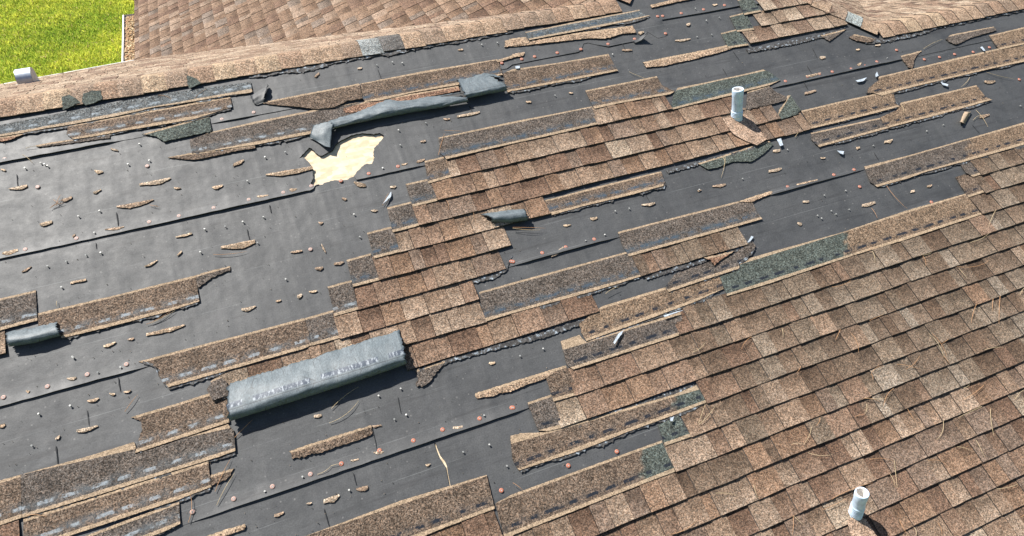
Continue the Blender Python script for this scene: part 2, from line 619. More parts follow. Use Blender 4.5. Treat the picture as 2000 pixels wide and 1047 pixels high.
def course(mb, frame, vb, u0, u1, rnd, tones, planes=(), hbut=0.0125, expo=EXPO, tan_right=False, mixtone=None, butt_wave=0.0018):
    u = u0
    ph1, ph2 = rnd.uniform(0, 6), rnd.uniform(0, 6)
    tooth = rnd.random() < .5
    while u < u1 - 0.004:
        w = rnd.choice((0.07, 0.085, 0.10, 0.12, 0.14, 0.17)) * rnd.uniform(0.9, 1.1)
        ue = min(u + w, u1)
        if u1 - ue < 0.03: ue = u1
        tset = mixtone(u) if mixtone else tones
        base = rnd.choices([c for c, _ in tset], [q for _, q in tset])[0]
        j = rnd.uniform(0.80, 1.0)
        base = tuple(x * j for x in base)
        lift = 0.0034 if tooth else 0.0
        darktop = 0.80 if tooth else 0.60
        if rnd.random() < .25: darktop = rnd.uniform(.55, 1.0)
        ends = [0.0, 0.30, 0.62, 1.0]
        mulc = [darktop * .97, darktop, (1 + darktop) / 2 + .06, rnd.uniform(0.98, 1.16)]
        vj = rnd.uniform(-.0012, .0012)
        back = 0.02

        def H(uu, vv):
            f = (vv - (vb - expo)) / expo
            return hbut * f + 0.0015 + lift + 0.0011 * math.sin(uu * 5.1 + ph1) + 0.0007 * math.sin(uu * 13 + ph2)

        def wav(uu):
            return butt_wave * math.sin(uu * 6.3 + ph2) + butt_wave * .6 * math.sin(uu * 17 + ph1) + vj
        red = (1.04, 0.95, 0.9)
        for bi in range(3):
            va = vb - expo + (ends[bi] * expo if bi else -back)
            vz = vb - expo + ends[bi + 1] * expo
            vz1 = vz + (wav(u) if bi == 2 else 0); vz2 = vz + (wav(ue) if bi == 2 else 0)
            g = 0.0014
            poly = [(u + g, va), (ue - g, va), (ue - g, vz2), (u + g, vz1)]
            cp = clip(poly, planes) if planes else poly
            if len(cp) < 3: continue
            idx = []
            for (pu, pv) in cp:
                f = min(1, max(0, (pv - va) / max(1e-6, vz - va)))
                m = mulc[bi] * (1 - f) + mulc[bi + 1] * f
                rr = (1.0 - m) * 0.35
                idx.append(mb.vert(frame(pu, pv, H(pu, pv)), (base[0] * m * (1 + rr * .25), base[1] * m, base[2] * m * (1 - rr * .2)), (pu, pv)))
            mb.face(idx[::-1], 0)
            lowh = -0.004
            for i in range(len(cp)):
                p, q = cp[i], cp[(i + 1) % len(cp)]
                if abs(p[1] - va) < 1e-6 and abs(q[1] - va) < 1e-6: continue
                if bi < 2 and abs(p[1] - vz) < 1e-6 and abs(q[1] - vz) < 1e-6: continue
                butt = bi == 2 and abs(p[0] - q[0]) > 0.5 * (ue - u)
                lo = (lambda a, b: max(-0.004, H(a, b) - 0.007)) if butt else (lambda a, b: max(-0.004, H(a, b) - 0.0045))
                if butt: lo = lambda a, b: -0.002
                a1 = mb.vert(frame(p[0], p[1], H(*p)), uv=p); a2 = mb.vert(frame(q[0], q[1], H(*q)), uv=q)
                a3 = mb.vert(frame(q[0], q[1], lo(*q)), uv=q); a4 = mb.vert(frame(p[0], p[1], lo(*p)), uv=p)
                mb.face((a1, a2, a3, a4), 1)
        u = ue
        tooth = not tooth if rnd.random() < .85 else tooth


# ------------------------------------------------------------------ the house
house = empty('house', (0, 0, 0))
tag(house, 'house whose storm-damaged brown shingle roof fills the view, grey felt laid bare on its front slope', 'house')

UL, UR, VE = -4.0, 9.5, 4.2
deck = MB()
APV = -(3.0 + 2.36 * CS) / (2 * CS) + 0.0
apw = (XK - XJ + (-VR - VR2) * CS) / (2 * CS)          # distance of the block's apex above v=0
apX = XJ + (apw + VR) * CS
front_poly = [(UL, VR), (XJ, VR), (apX, -apw), (XK, VR2), (UR, VR2), (UR, VE), (UL, VE)]
sheet(deck, FRONT, front_poly, lambda u, v: -0.004, 0.02, grid=0.5, side=0)
front = deck.build('front_roof_slope', MT['osb'], house)
front['label'] = 'wood sheathing of the front slope, seen through the torn felt'

# underlayment sheets, lowest first; each one's lower edge laps over the next below
WOOD = [(584, 311), (604, 291), (610, 292), (620, 303), (627, 306), (640, 300), (650, 294), (655, 286), (667, 276), (687, 266),
        (707, 262), (730, 264), (741, 262), (750, 267), (743, 277), (731, 291), (729, 299), (731, 307), (727, 321), (714, 322),
        (700, 334), (694, 342), (690, 346), (680, 352), (650, 354), (630, 361), (615, 364), (607, 362), (612, 350), (610, 330), (602, 316), (592, 309)]
SLIT = [(847.5, 866), (851, 866), (855, 878), (860, 890), (869, 901), (873, 910), (875, 925), (880, 949), (877, 949), (872.5, 925), (870, 912), (863, 901), (857, 892), (852, 880)]
fn = snoise(5)
rj = random.Random(3)


def felt_sheet(poly, h0, lapv, holes=(), lift=0.013, seed=0, label=None, pressed=()):
    ns = snoise(100 + seed)
    # photo columns between which shingles hold the lap down
    pr_ = [(uk(lapv(0) / EXPO, a), uk(lapv(0) / EXPO, b)) for a, b in pressed]

    def free(u):
        f = 1.0
        for a, b in pr_:
            if a < u < b: return 0.0
            f = min(f, min(abs(u - a), abs(u - b)) / .08)
        return f

    def H(u, v):
        d = lapv(u) - v
        k = max(0.0, 1 - abs(d) / 0.07)
        return h0 + 0.0016 * ns(u, v, 1.3) + (free(u) * lift * (0.72 + 0.4 * ns(u, 0.2, 1.3)) * k * k if d < .06 else 0)
    mb = MB()
    sheet(mb, FRONT, poly, H, 0.0120, grid=0.05, holes=holes)  # thick dark edge stands in for the shadow below each lap
    o = mb.build('underlayment_sheet', [MT['felt'], MT['felt_shade']], front, smooth=False)
    if label: o['label'] = label
    for p in o.data.polygons:
        p.use_smooth = p.material_index == 0
    return o


def straight(ulo, uhi, v, step=0.05, wob=0.0015, rnd=rj):
    n = int(abs(uhi - ulo) / step)
    return [(ulo + (uhi - ulo) * i / n, v + rnd.uniform(-wob, wob)) for i in range(n + 1)]


L1, L2, L3, L4 = -0.422, 0.418, 1.266, 2.11
top_edge_px = [(1000, 129), (1067, 116), (1128, 104.5), (1134, 101), (1139, 88), (1147, 86), (1160, 89), (1187, 94), (1215, 88), (1240, 83), (1252, 76),
               (1264, 65), (1274, 71), (1284, 77), (1300, 73), (1304, 68), (1298, 55), (1291, 42), (1380, 27), (1442, 15)]
te = [rp(*p) for p in top_edge_px]
felt_sheet([(UL, L4)] + [(UR, L4)] + [(UR, VE), (UL, VE)][0:2] + [] if False else [(UL, L4 - .06), (UR, L4 - .06), (UR, VE), (UL, VE)], 0.000, lambda u: VE, seed=1, lift=0.0)
felt_sheet([(UL, L3 - .06), (UR, L3 - .06)] + straight(UR, UL, L4), 0.0025, lambda u: L4, seed=2, lift=0.0,
           holes=[[rp(*p) for p in SLIT]], label='lowest felt in view, slit open down to the wood')
felt_sheet([(UL, L2 - .06), (UR, L2 - .06)] + straight(UR, UL, L3), 0.005, lambda u: L3, seed=3, pressed=[(-300, 368), (1032, 2600)])
woodp = jag([rp(*p) for p in WOOD], rj, 0.010, 0.004, 0.002)
felt_sheet([(UL, L1 - .06), (UR, L1 - .06)] + straight(UR, UL, L2), 0.0075, lambda u: L2, seed=4, holes=[woodp], pressed=[(286, 998), (1208, 1498), (1690, 2600)])
s2 = [(UL, -1.13), (UR, -1.13)]
s2 = [(UL, -1.12), (2.0, -1.12), (2.7, -1.36), (XK - .62, -1.36), (XK, VR2), (UR, VR2)]
notch = [rp(*p) for p in [(690, 344), (650, 352), (630, 360), (616, 365), (612, 372), (606, 375)]]
felt_sheet(s2 + straight(UR, notch[0][0] + .01, L1) + notch + straight(notch[-1][0] - .02, UL, L1), 0.010, lambda u: L1, seed=5, pressed=[(834, 1508), (1770, 2600)],
           holes=[woodp], label='felt torn away around the bare wood')
felt_sheet([(UL, VR + .01), (XJ, VR + .01), (apX, -apw + .02), (4.36, -1.245)] + straight(4.30, te[-1][0] + .03, -1.235) + te[::-1] + straight(te[0][0] - .05, UL, -1.062),
           0.0125, lambda u: -1.062 if u < 2.9 else -1.235, seed=6, pressed=[(236, 414), (505, 984)], label='topmost felt with a torn notched edge under the ridge')

# short dark strips painting the shade of felt wrinkles over the sheathing joints
for (x0, y0, x1, y1) in [(35, 343, 37, 369), (229, 417, 233, 444), (189, 476, 190, 488), (483, 449, 488, 471), (232, 738, 236, 766), (171, 801, 175, 832),
                         (111, 871, 114, 908), (633, 994, 643, 1029), (727, 835, 737, 882), (777, 776, 783, 808), (690, 924, 696, 948), (738, 139, 745, 158),
                         (916, 209, 923, 223), (1410, 136, 1418, 150), (1585, 97, 1595, 117), (1574, 131, 1585, 148), (1568, 161, 1576, 176),
                         (1430, 103, 1442, 119), (1260, 382, 1269, 398), (1897, 246, 1911, 262), (1705, 299, 1714, 314), (527, 402, 530, 418), (1214, 88, 1220, 99)]:
    a, b = rp(x0, y0), rp(x1, y1)
    du, dv = b[0] - a[0], b[1] - a[1]
    L = math.hypot(du, dv); nx, ny = -dv / L, du / L
    w = rj.uniform(.0018, .0034)
    n = 6
    le, ri = [], []
    for i in range(n + 1):
        t = i / n; ww = w * (rj.uniform(.75, 1.15) * (1 - .35 * t) if 0 < t < 1 else .35)
        c = (a[0] + du * t + rj.uniform(-.001, .001), a[1] + dv * t)
        le.append((c[0] + nx * ww, c[1] + ny * ww)); ri.append((c[0] - nx * ww, c[1] - ny * ww))
    mb = MB()
    sheet(mb, FRONT, le + ri[::-1], lambda u, v: 0.0165 if v < -1.0 else (0.0148 if v < L1 else (.0118 if v < L2 else (.0092 if v < L3 else .0068))), 0.001, grid=0)
    mb.build('felt_shade_strip', [MT['felt_shade'], MT['felt_shade']], front)


def mixr(u):
    # greyer, darker tones towards the lower right; the weaker light there is painted in
    return GREY_DIM if R3.random() < min(0.95, max(0.0, (u - 0.9) * 0.45)) else TONES


def felt_h(v):
    return 0.0155 if v < -1.1 else (0.013 if v < L1 else (0.0105 if v < L2 else (0.008 if v < L3 else (0.0055 if v < L4 else 0.003))))


LIFTF = Frame(FRONT(0, 0, 0.0), FRONT.eu, FRONT.ev, FRONT.n)


def lifted(v):
    return Frame(FRONT(0, 0, felt_h(v)), FRONT.eu, FRONT.ev, FRONT.n)


# k, photo columns at the course line where the intact tabs start and stop
rows = []
for k, a, b in [(-9, 1500, 1568), (-8, 1490, 1600), (-7, 1484, 1628), (-6, 1462, 1652),
                (-3, 1166, 1311), (-2, 881, 1452), (-1, 854, 1522), (0, 818, 1583), (1, 781, 1074), (2, 741, 998), (3, 700, 988), (4, 664, 936),
                (5, 436, 950), (5, 1250, 1459), (6, 795, 1170), (1, -60, 16), (8, -60, 45), (13, 790, 984), (10, 1094, 2400), (9, 1122, 2400)]:
    rows.append((k, uk(k, a), uk(k, b) if b < 2300 else UR))
for k, a in [(5, 1913), (6, 1921), (7, 1915), (8, 1326), (11, 1378), (12, 1348), (13, 1318)]:
    rows.append((k, uk(k, a), UR))
for k in range(14, 30):
    rows.append((k, uk(14, 985) if k == 14 else (-0.1 if k == 15 else -1.0 if k == 16 else UL), UR))
for k, u0, u1 in sorted(rows):
    mb = MB()
    rr = random.Random(k * 77 + int(u0 * 10))
    vb = k * EXPO
    tone = PALE if k <= -6 else TONES
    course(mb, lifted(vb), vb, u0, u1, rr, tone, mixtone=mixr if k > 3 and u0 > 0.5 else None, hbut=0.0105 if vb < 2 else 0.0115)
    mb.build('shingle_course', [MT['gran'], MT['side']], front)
# the part of the front slope above the frame's top edge
for k in range(-19, -9):
    vb = k * EXPO
    if vb < -apw + .1: continue
    ul = max(XJ, XJ + (-vb + VR) * CS) + 0.02; ur = XK - (-vb + VR2) * CS - .03
    if k > -13: ul = max(ul, uk(-9, 1500) + R3.uniform(-.05, .05))
    if ur - ul < .1: continue
    mb = MB()
    course(mb, lifted(vb), vb, ul, ur, random.Random(k), PALE)
    mb.build('shingle_course', [MT['gran'], MT['side']], front)

# ---- rear slope, cross wing slopes
EAVE_Y = 3.0
EX = 1.26                     # the cross wing's eave stands at X = -EX
rear_poly = [(UL, 0), (XJ, 0), (-EX, (XJ + EX) / CS), (-2.34, 2.98 / CS), (-4.0, 1.8 / CS)]


def slope_obj(name, frame, poly, planes, vmax, umin, umax, tones, seed, label=None, expo=EXPO):
    mb = MB()
    sheet(mb, frame, poly, lambda u, v: -0.006, 0.03, grid=0, side=0)
    o = mb.build(name, MT['side'], house)
    if label: o['label'] = label
    n = int(vmax / expo) + 1
    for i in range(1, n + 1):
        mb = MB()
        course(mb, frame, i * expo, umin, umax, random.Random(seed + i), tones, planes=planes)
        if mb.f: mb.build('shingle_course', [MT['gran'], MT['side']], o)
    return o


# rear slope: keep left of the valley  u + v*CS <= XJ  and above the eave line
def line(p, q):
    # half plane on the side where (0,0.1) lies
    a, b = q[1] - p[1], -(q[0] - p[0])
    c = a * p[0] + b * p[1]
    return (a, b, c) if a * -1.0 + b * 0.1 <= c else (-a, -b, -c)


pl = [(1, CS, XJ)] + [line(rear_poly[i], rear_poly[i + 1]) for i in (2, 3)]
rear = slope_obj('rear_roof_slope', REAR, rear_poly, pl, 4.4, UL, XJ, PALE, 500, 'sunlit rear slope seen edge-on behind the ridge')
# wing slope facing left: u is world Y from the ridge line, v runs down towards -X
WE = (XJ + EX) / CS
top_v = -(apX - XJ) / CS
wing_poly = [(0, 0), (apX - XJ, top_v), (14, top_v), (14, WE), (XJ + EX, WE)]
plw = [(-1, CS, 0.0), (0, 1, WE), (0, -1, -top_v)]


class Shifted(Frame):
    pass


WINGT = Frame(WING(0, top_v), WING.eu, WING.ev, WING.n)
wp = [(a, b - top_v) for a, b in wing_poly]


def shp(planes, dv):
    # planes are given in the old v; the new v' = v - dv
    return [(a, b, c - b * dv) for a, b, c in planes]


hipL = (-1, -1 * CS, 0.0)      # front hip of the block: u >= -v*CS for v<0
planesW = shp([(-1, CS, 0.0), (-1, -CS, 0.0), (0, 1, WE)], top_v)
wing = slope_obj('wing_roof_slope', WINGT, wp, planesW, WE - top_v, -0.5, 11.0, RUST, 900, 'reddish slope of the cross wing behind the ridge')
# right side of the block and the right hand rear slope
KE = 4.2
tvk = -(XK - apX) / CS
WINGRT = Frame(WINGR(0, tvk), WINGR.eu, WINGR.ev, WINGR.n)
planesR = shp([(-1, CS, 0.0), (-1, -CS, 0.0), (0, 1, KE)], tvk)
wr_poly = [(a, b - tvk) for a, b in [(0, 0), (XK - apX, tvk), (8, tvk), (8, KE), (KE * CS, KE)]]
slope_obj('wing_roof_slope', WINGRT, wr_poly, planesR, KE - tvk, -0.5, 8.0, PALE, 1300, 'pale sunlit right-hand slope of the cross wing, at the top right')
r2_poly = [(XK, 0), (UR, 0), (UR, KE), (XK + KE * CS, KE)]
slope_obj('rear_roof_slope', REAR2, r2_poly, [(-1, CS, -XK), (0, 1, KE)], KE, XK, UR, PALE, 1700, 'pale sunlit slope behind the right-hand ridge')


# ---- ridge and hip caps
def cap_run(p0, p1, n_a, n_b, tones, seed, wa=0.143, wb=0.13, seg=0.143, hh=0.018, special=None):
    """caps folded over the line p0 -> p1; n_a, n_b: unit vectors running down each side"""
    p0, p1 = Vector(p0), Vector(p1)
    d = (p1 - p0); L = d.length; d.normalize()
    rnd = random.Random(seed)
    x = 0; i = 0
    while x < L - 0.02:
        w = seg * rnd.uniform(0.9, 1.12); e = min(L, x + w)
        mb = MB()
        col = rnd.choices([c for c, _ in tones], [q for _, q in tones])[0]
        sp = special(i, x) if special else None
        if sp and sp.get('skip'): x = e; i += 1; continue
        if sp and 'col' in sp: col = sp['col']
        up = (-(n_a + n_b)).normalized()
        prof = []
        m = 7
        ja, jb = rnd.uniform(-.006, .006), rnd.uniform(-.006, .006)
        for s_, q in [(-1, t / m) for t in range(m, 0, -1)] + [(0, 0)] + [(1, t / m) for t in range(1, m + 1)]:
            W_ = (wa + ja) if s_ < 0 else (wb + jb)
            nn = n_a if s_ < 0 else n_b
            r = q * W_
            rnd_h = hh - 0.005 * math.exp(-(r / 0.018) ** 2)
            prof.append((p0 + nn * r + up * rnd_h, r * s_))
        a_l = 0.0; b_l = 0.0055          # each cap is a little higher at its exposed end
        cols = [col, tuple(c * .92 for c in col)]
        la, lb = [], []
        st = 4
        rings = []
        for k in range(st + 1):
            t = k / st
            ring = []
            for (pp, r) in prof:
                dx = x + (e - x) * t + (0.006 if k == st else 0)
                lf = b_l * (1 - t) + rnd.uniform(-.0006, .0006)
                p = pp + d * dx + up * lf
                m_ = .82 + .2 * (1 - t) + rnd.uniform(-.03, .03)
                ring.append(mb.vert(p, tuple(c * m_ for c in col), (x + (e - x) * t, r + seed), (1, 1)))
            rings.append(ring)
        for k in range(st):
            for j in range(len(prof) - 1):
                mb.face((rings[k][j], rings[k][j + 1], rings[k + 1][j + 1], rings[k + 1][j]), 0)
        # edges
        def skirt(a, b):
            for i1, i2 in zip(a, b): pass
        per = rings[0] + [r[-1] for r in rings[1:]] + rings[-1][::-1][1:] + [r[0] for r in rings[::-1][1:-1]]
        for i1, i2 in zip(per, per[1:] + per[:1]):
            a, b = Vector(mb.v[i1]), Vector(mb.v[i2])
            q = [mb.vert(a), mb.vert(b), mb.vert(b - up * .006), mb.vert(a - up * .006)]
            mb.face(q, 1)
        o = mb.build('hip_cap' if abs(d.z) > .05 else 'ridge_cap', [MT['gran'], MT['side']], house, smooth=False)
        for p in o.data.polygons: p.use_smooth = p.material_index == 0
        if sp and 'label' in sp: o['label'] = sp['label']
        x = e; i += 1


CAPT = [((0.323, 0.233, 0.162), 4), ((0.275, 0.190, 0.132), 3), ((0.354, 0.265, 0.181), 3), ((0.250, 0.184, 0.134), 2)]
evf, evr = FRONT.ev, REAR.ev


def special_left(i, x):
    u = UL + x
    px_, py_ = pix(u + .05, VR + .07)
    if 690 < px_ < 733: return {'col': (0.24, 0.255, 0.25), 'label': 'grey cap that has lost its tan granules'}
    if 733 < px_ < 778: return {'col': (0.125, 0.118, 0.11), 'label': 'dark half-torn cap beside the grey one'}
    return None


cap_run(FRONT(UL, VR, 0.008), FRONT(XJ + .01, VR, 0.008), evf, evr, CAPT, 21, wa=0.134, special=special_left)
cap_run(FRONT(XK - .02, VR2, 0.008), FRONT(UR, VR2, 0.008), evf, evr, CAPT, 31, wa=0.140)
hipd = (FRONT(apX, -apw) - FRONT(XK, VR2)).normalized()
na = (FRONT.ev * 1.0 - FRONT.eu * 0.9); na = (na - hipd * na.dot(hipd)).normalized()
nb = (WINGR.ev * 1.0 + WINGR.eu * .9); nb = (nb - hipd * nb.dot(hipd)).normalized()


def special_hip(i, x):
    if i == 1: return {'col': (0.27, 0.30, 0.29), 'label': 'slipped grey-green cap at the foot of the hip'}
    return None


cap_run(FRONT(XK + .02, VR2 + .02, 0.008), FRONT(apX, -apw, 0.008), na, nb, CAPT, 41, wa=0.115, wb=0.10, seg=.15, special=special_hip)
hipd2 = (FRONT(apX, -apw) - FRONT(XJ, VR)).normalized()
na2 = (WING.ev - WING.eu * .9); na2 = (na2 - hipd2 * na2.dot(hipd2)).normalized()
nb2 = (FRONT.ev + FRONT.eu * .9); nb2 = (nb2 - hipd2 * nb2.dot(hipd2)).normalized()
cap_run(FRONT(XJ + .02, VR - .01, 0.008), FRONT(apX, -apw, 0.008), nb2, na2, CAPT, 51, wa=0.12, wb=0.10, seg=.15)
mb = MB()
a, b = WINGT(apX - XJ, 0), WINGT(14, 0)
cap_run(a + Vector((0, 0, .01)), Vector((a.x, a.y + 9, a.z + .01)), WING.ev, WINGR.ev, CAPT, 61, wa=0.13, wb=0.13, seg=.3)

# ---- drip edges, gutter, walls
def bar(name, p, q, w, h, mat, parent=house, off=(0, 0, 0)):
    p, q = Vector(p) + Vector(off), Vector(q) + Vector(off)
    d = (q - p); L = d.length; d.normalize()
    s_ = d.cross(Vector((0, 0, 1))).normalized()
    mb = MB()
    P = []
    for base in (p, q):
        for a in (-w / 2, w / 2):
            for z in (-h, 0):
                P.append(mb.vert(base + s_ * a + Vector((0, 0, z))))
    for f in ((0, 1, 3, 2), (4, 6, 7, 5), (0, 4, 5, 1), (2, 3, 7, 6), (1, 5, 7, 3), (0, 2, 6, 4)):
        mb.face([P[i] for i in f])
    return mb.build(name, mat, parent)


e0, e1, e2 = REAR(rear_poly[2][0], rear_poly[2][1]), REAR(rear_poly[3][0], rear_poly[3][1]), REAR(rear_poly[4][0], rear_poly[4][1])
bar('drip_edge', e0, e1, 0.012, 0.12, MT['white'], off=(-.008, .006, .012))
bar('drip_edge', e1, e2, 0.012, 0.12, MT['white'], off=(-.008, .006, .012))
g0 = WING(XJ + EX + .02, WE); g1 = WING(XJ + EX + 4.0, WE)
GUT_LEN = 1.45
gx0, gy0, gz0 = g0.x, g0.y, g0.z
mb = MB()
prof = [(0.03, 0.0), (0.03, -0.09), (-0.08, -0.10), (-0.125, -0.06), (-0.135, 0.005), (-0.15, 0.005), (-0.15, -0.004), (-0.143, -0.006), (-0.133, -0.065), (-0.085, -0.108), (0.034, -0.098), (0.034, 0.0)]
ra = [mb.vert((gx0 + a, gy0, gz0 + b - .01)) for a, b in prof]
rb = [mb.vert((gx0 + a, gy0 + GUT_LEN, gz0 + b - .01)) for a, b in prof]
for i in range(len(prof)):
    j = (i + 1) % len(prof)
    mb.face((ra[i], ra[j], rb[j], rb[i]))
mb.face([mb.vert((gx0 + a, gy0 + GUT_LEN, gz0 + b - .01)) for a, b in ((.03, 0), (.03, -.09), (-.08, -.1), (-.125, -.06), (-.135, .005))])
mb.face([mb.vert((gx0 + a, gy0, gz0 + b - .01)) for a, b in ((.03, 0), (.03, -.09), (-.08, -.1), (-.125, -.06), (-.135, .005))])
gut = mb.build('gutter', MT['white'], house)
gut['label'] = 'white gutter along the cross wing, choked with dry leaves'
bar('fascia', (gx0 + .05, gy0 + GUT_LEN, gz0), (gx0 + .05, gy0 + 9, gz0), .02, .15, MT['white'])
# leaf litter in the gutter
mb = MB()
rl = random.Random(8)
for i in range(2600):
    x = gx0 - 0.05 + rl.uniform(-.068, .055); y = gy0 + rl.uniform(.02, GUT_LEN - .02); z = gz0 - 0.035 + rl.uniform(-.03, .022) + .008 * math.sin(y * 9)
    L = rl.uniform(.015, .06); a = rl.gauss(0, .7) + math.pi / 2
    d = Vector((math.cos(a), math.sin(a), rl.uniform(-.3, .3))) * L / 2
    s_ = Vector((-d.y, d.x, rl.uniform(-.01, .01))).normalized() * rl.uniform(.003, .012)
    c = Vector((x, y, z))
    mb.face([mb.vert(c - d), mb.vert(c + s_), mb.vert(c + d), mb.vert(c - s_)], rl.choice((0, 0, 1, 2)))
lit = mb.build('leaf_litter', [MT['litter'], MT['needle_pale'], MT['needle']])
tag(lit, 'brown dry leaves and needles filling the white gutter of the cross wing', 'leaf litter', kind='stuff')

mb = MB()
zt = min(gz0 - .12, e2.z - .12)
for (x0, y0, x1, y1) in [(UL + .3, FRONT(0, VE).y + .4, UR - .3, FRONT(0, VE).y + .4)]:
    mb.box(((x0 + x1) / 2, y0 + .1, (FRONT(0, VE).z - .1) / 2), (x1 - x0, .2, FRONT(0, VE).z - .1))
mb.build('wall', MT['wall'], house)
mb = MB(); mb.box((gx0 + .45, gy0 + 4.8, (gz0 - .15) / 2), (.2, 9.4, gz0 - .15)); mb.build('wall', MT['wall'], house)
mb = MB(); mb.box(((e2.x + gx0) / 2, (e2.y + e0.y) / 2 - 1.0, (e0.z - .2) / 2), (abs(gx0 - e2.x), .2, e0.z - .2)); mb.build('wall', MT['wall'], house)
mb = MB(); mb.box((UL + .2, 0.0, (2.2) / 2), (.2, 3.6, 2.2)); mb.build('wall', MT['wall'], house)


# ------------------------------------------------------------------ torn shingle strips left on the felt
CK = {'br': (0.122, 0.090, 0.066), 'gb': (0.094, 0.079, 0.067), 'tn': (0.165, 0.118, 0.080), 'gr': (0.070, 0.082, 0.072), 'bl': (0.105, 0.112, 0.112),
      'rd': (0.20, 0.12, 0.08), 'lt': (0.29, 0.21, 0.145)}
STRIPS = []


def strip(label, pts, k, ck='br', torn=True, seal='pale', joint=None, group='torn shingle strips left on the felt', top=True, hb=0.0, name='shingle_strip', curl=0.0, right=None):
    seed = len(STRIPS) + 1
    rnd = random.Random(seed * 31)
    poly0 = [rp(*p) for p in pts]
    poly = jag(poly0, rnd) if k is not None else jag(poly0, rnd, .010, .0055, .0022)
    cu = sum(p[0] for p in poly) / len(poly); cv = sum(p[1] for p in poly) / len(poly)
    vmin = min(p[1] for p in poly0); vmax = max(p[1] for p in poly0)
    vb = k * EXPO if k is not None else vmax + .3
    # top line: a fit through the highest points keeps the pale factory edge parallel to the courses
    vt0 = sorted(p[1] for p in poly)[max(0, len(poly) // 12)] if top else vmin - .5
    base = felt_h(cv) + 0.0015 + hb
    ns = snoise(seed)
    if seal == 'pale' and 700 < sum(p[0] for p in pts) / len(pts) < 1450: seal = 'mid'

    def span_at(u):
        vs_ = []
        m = len(poly0)
        for i in range(m):
            (a0, b0), (a1, b1) = poly0[i], poly0[(i + 1) % m]
            if (a0 - u) * (a1 - u) <= 0 and abs(a0 - a1) > 1e-6: vs_.append(b0 + (b1 - b0) * (u - a0) / (a1 - a0))
        return (min(vs_), max(vs_)) if vs_ else (vmin, vmax)
    ulo, uhi = min(p[0] for p in poly0), max(p[0] for p in poly0)
    smp = [(u, *span_at(u)) for u in np.linspace(ulo + .04, max(ulo + .05, uhi - .04), 60)]
    hmax = np.percentile([b - a for _, a, b in smp], 80)
    good = [q for q in smp if q[2] - q[1] > .7 * hmax] or smp

    def fitline(ix):
        A = np.array([[q[0], 1] for q in good]); y = np.array([q[ix] for q in good])
        w = np.ones(len(y))
        for _ in range(6):
            c = np.linalg.lstsq(A * w[:, None], y * w, rcond=None)[0]
            r = np.abs(A @ c - y); w = 1 / (r + .002) ** .5
        return c
    ct, cb = fitline(1), fitline(2)
    span = max(.02, vmax - vmin)

    def H(u, v):
        f = (v - vmin) / span
        return base + 0.0030 + 0.0045 * f * min(1, span / .12) + 0.0022 * ns(u, v, 2.5) + 0.0010 * ns(v, u, 9) + curl * max(0, f) ** 3 * (0.5 + .5 * ns(u, .5, 3.0))
    mb = MB()
    c0 = CK[ck]
    dark = CK['gr'] if right is None else CK[right[1]]

    def C(u, v):
        c = c0
        if right is not None:
            x = pix(u, v)[0]
            if x > right[0] + 6 * math.sin(v * 90): c = dark
        m = 1 + .10 * ns(u * 2, v * 2, 2.0)
        return tuple(q * m for q in c)
    sheet(mb, FRONT, poly, H, 0.0048, col=C, band=lambda u, v: ((cb[0] * u + cb[1] - v) if k is not None else 1, (v - ct[0] * u - ct[1]) if top else 1), grid=0.025)
    org = FRONT(cu, cv, base)
    o = mb.build(name, [MT['strip_' + seal], MT['side']], origin=org)
    tag(o, label, 'shingle', group)
    STRIPS.append((o, cu, cv))
    for jx in (joint or []):
        # the butt joint between two neighbouring shingles: a narrow dark slot standing just proud
        a, b = rp(*jx[0]), rp(*jx[1])
        m2 = MB()
        sheet(m2, FRONT, [(a[0] - .0013, a[1] + .004), (a[0] + .0013, a[1] + .004), (b[0] + .0013, b[1]), (b[0] - .0013, b[1])], lambda u, v: H(u, v) + .0012, .002, grid=0)
        m2.build('butt_joint', [MT['side'], MT['side']], o)
    if torn and k is not None:
        us = [p[0] for p in poly0]; u0, u1 = min(us) + .02, max(us) - .015
        if u1 - u0 > .08:
            up, lo = [], []
            n = int((u1 - u0) / .009)

            def vbot(u):
                best = None
                m = len(poly0)
                for i in range(m):
                    (a0, b0), (a1, b1) = poly0[i], poly0[(i + 1) % m]
                    if (a0 - u) * (a1 - u) <= 0 and abs(a0 - a1) > 1e-6:
                        q = b0 + (b1 - b0) * (u - a0) / (a1 - a0)
                        best = q if best is None else max(best, q)
                return best if best is not None else vmax
            ph = rnd.uniform(0, 6); wk = .006
            for i in range(n + 1):
                u = u0 + (u1 - u0) * i / n
                b = vbot(u)
                wk = min(.018, max(-.004, wk + rnd.gauss(0, .0028))); dpt = wk + 0.005 * max(0, math.sin(u * 9 + ph)) + (rnd.uniform(.004, .012) if rnd.random() < .05 else 0)
                up.append((u, b - .012)); lo.append((u, b + dpt))
            m3 = MB()
            sheet(m3, FRONT, up + lo[::-1], lambda u, v: base + .0035 + .002 * ns(u * 3, v * 3, 5), 0.003, grid=0)
            m3.build('torn_edge', [MT['torn'], MT['side']], o)
    return o


S = strip
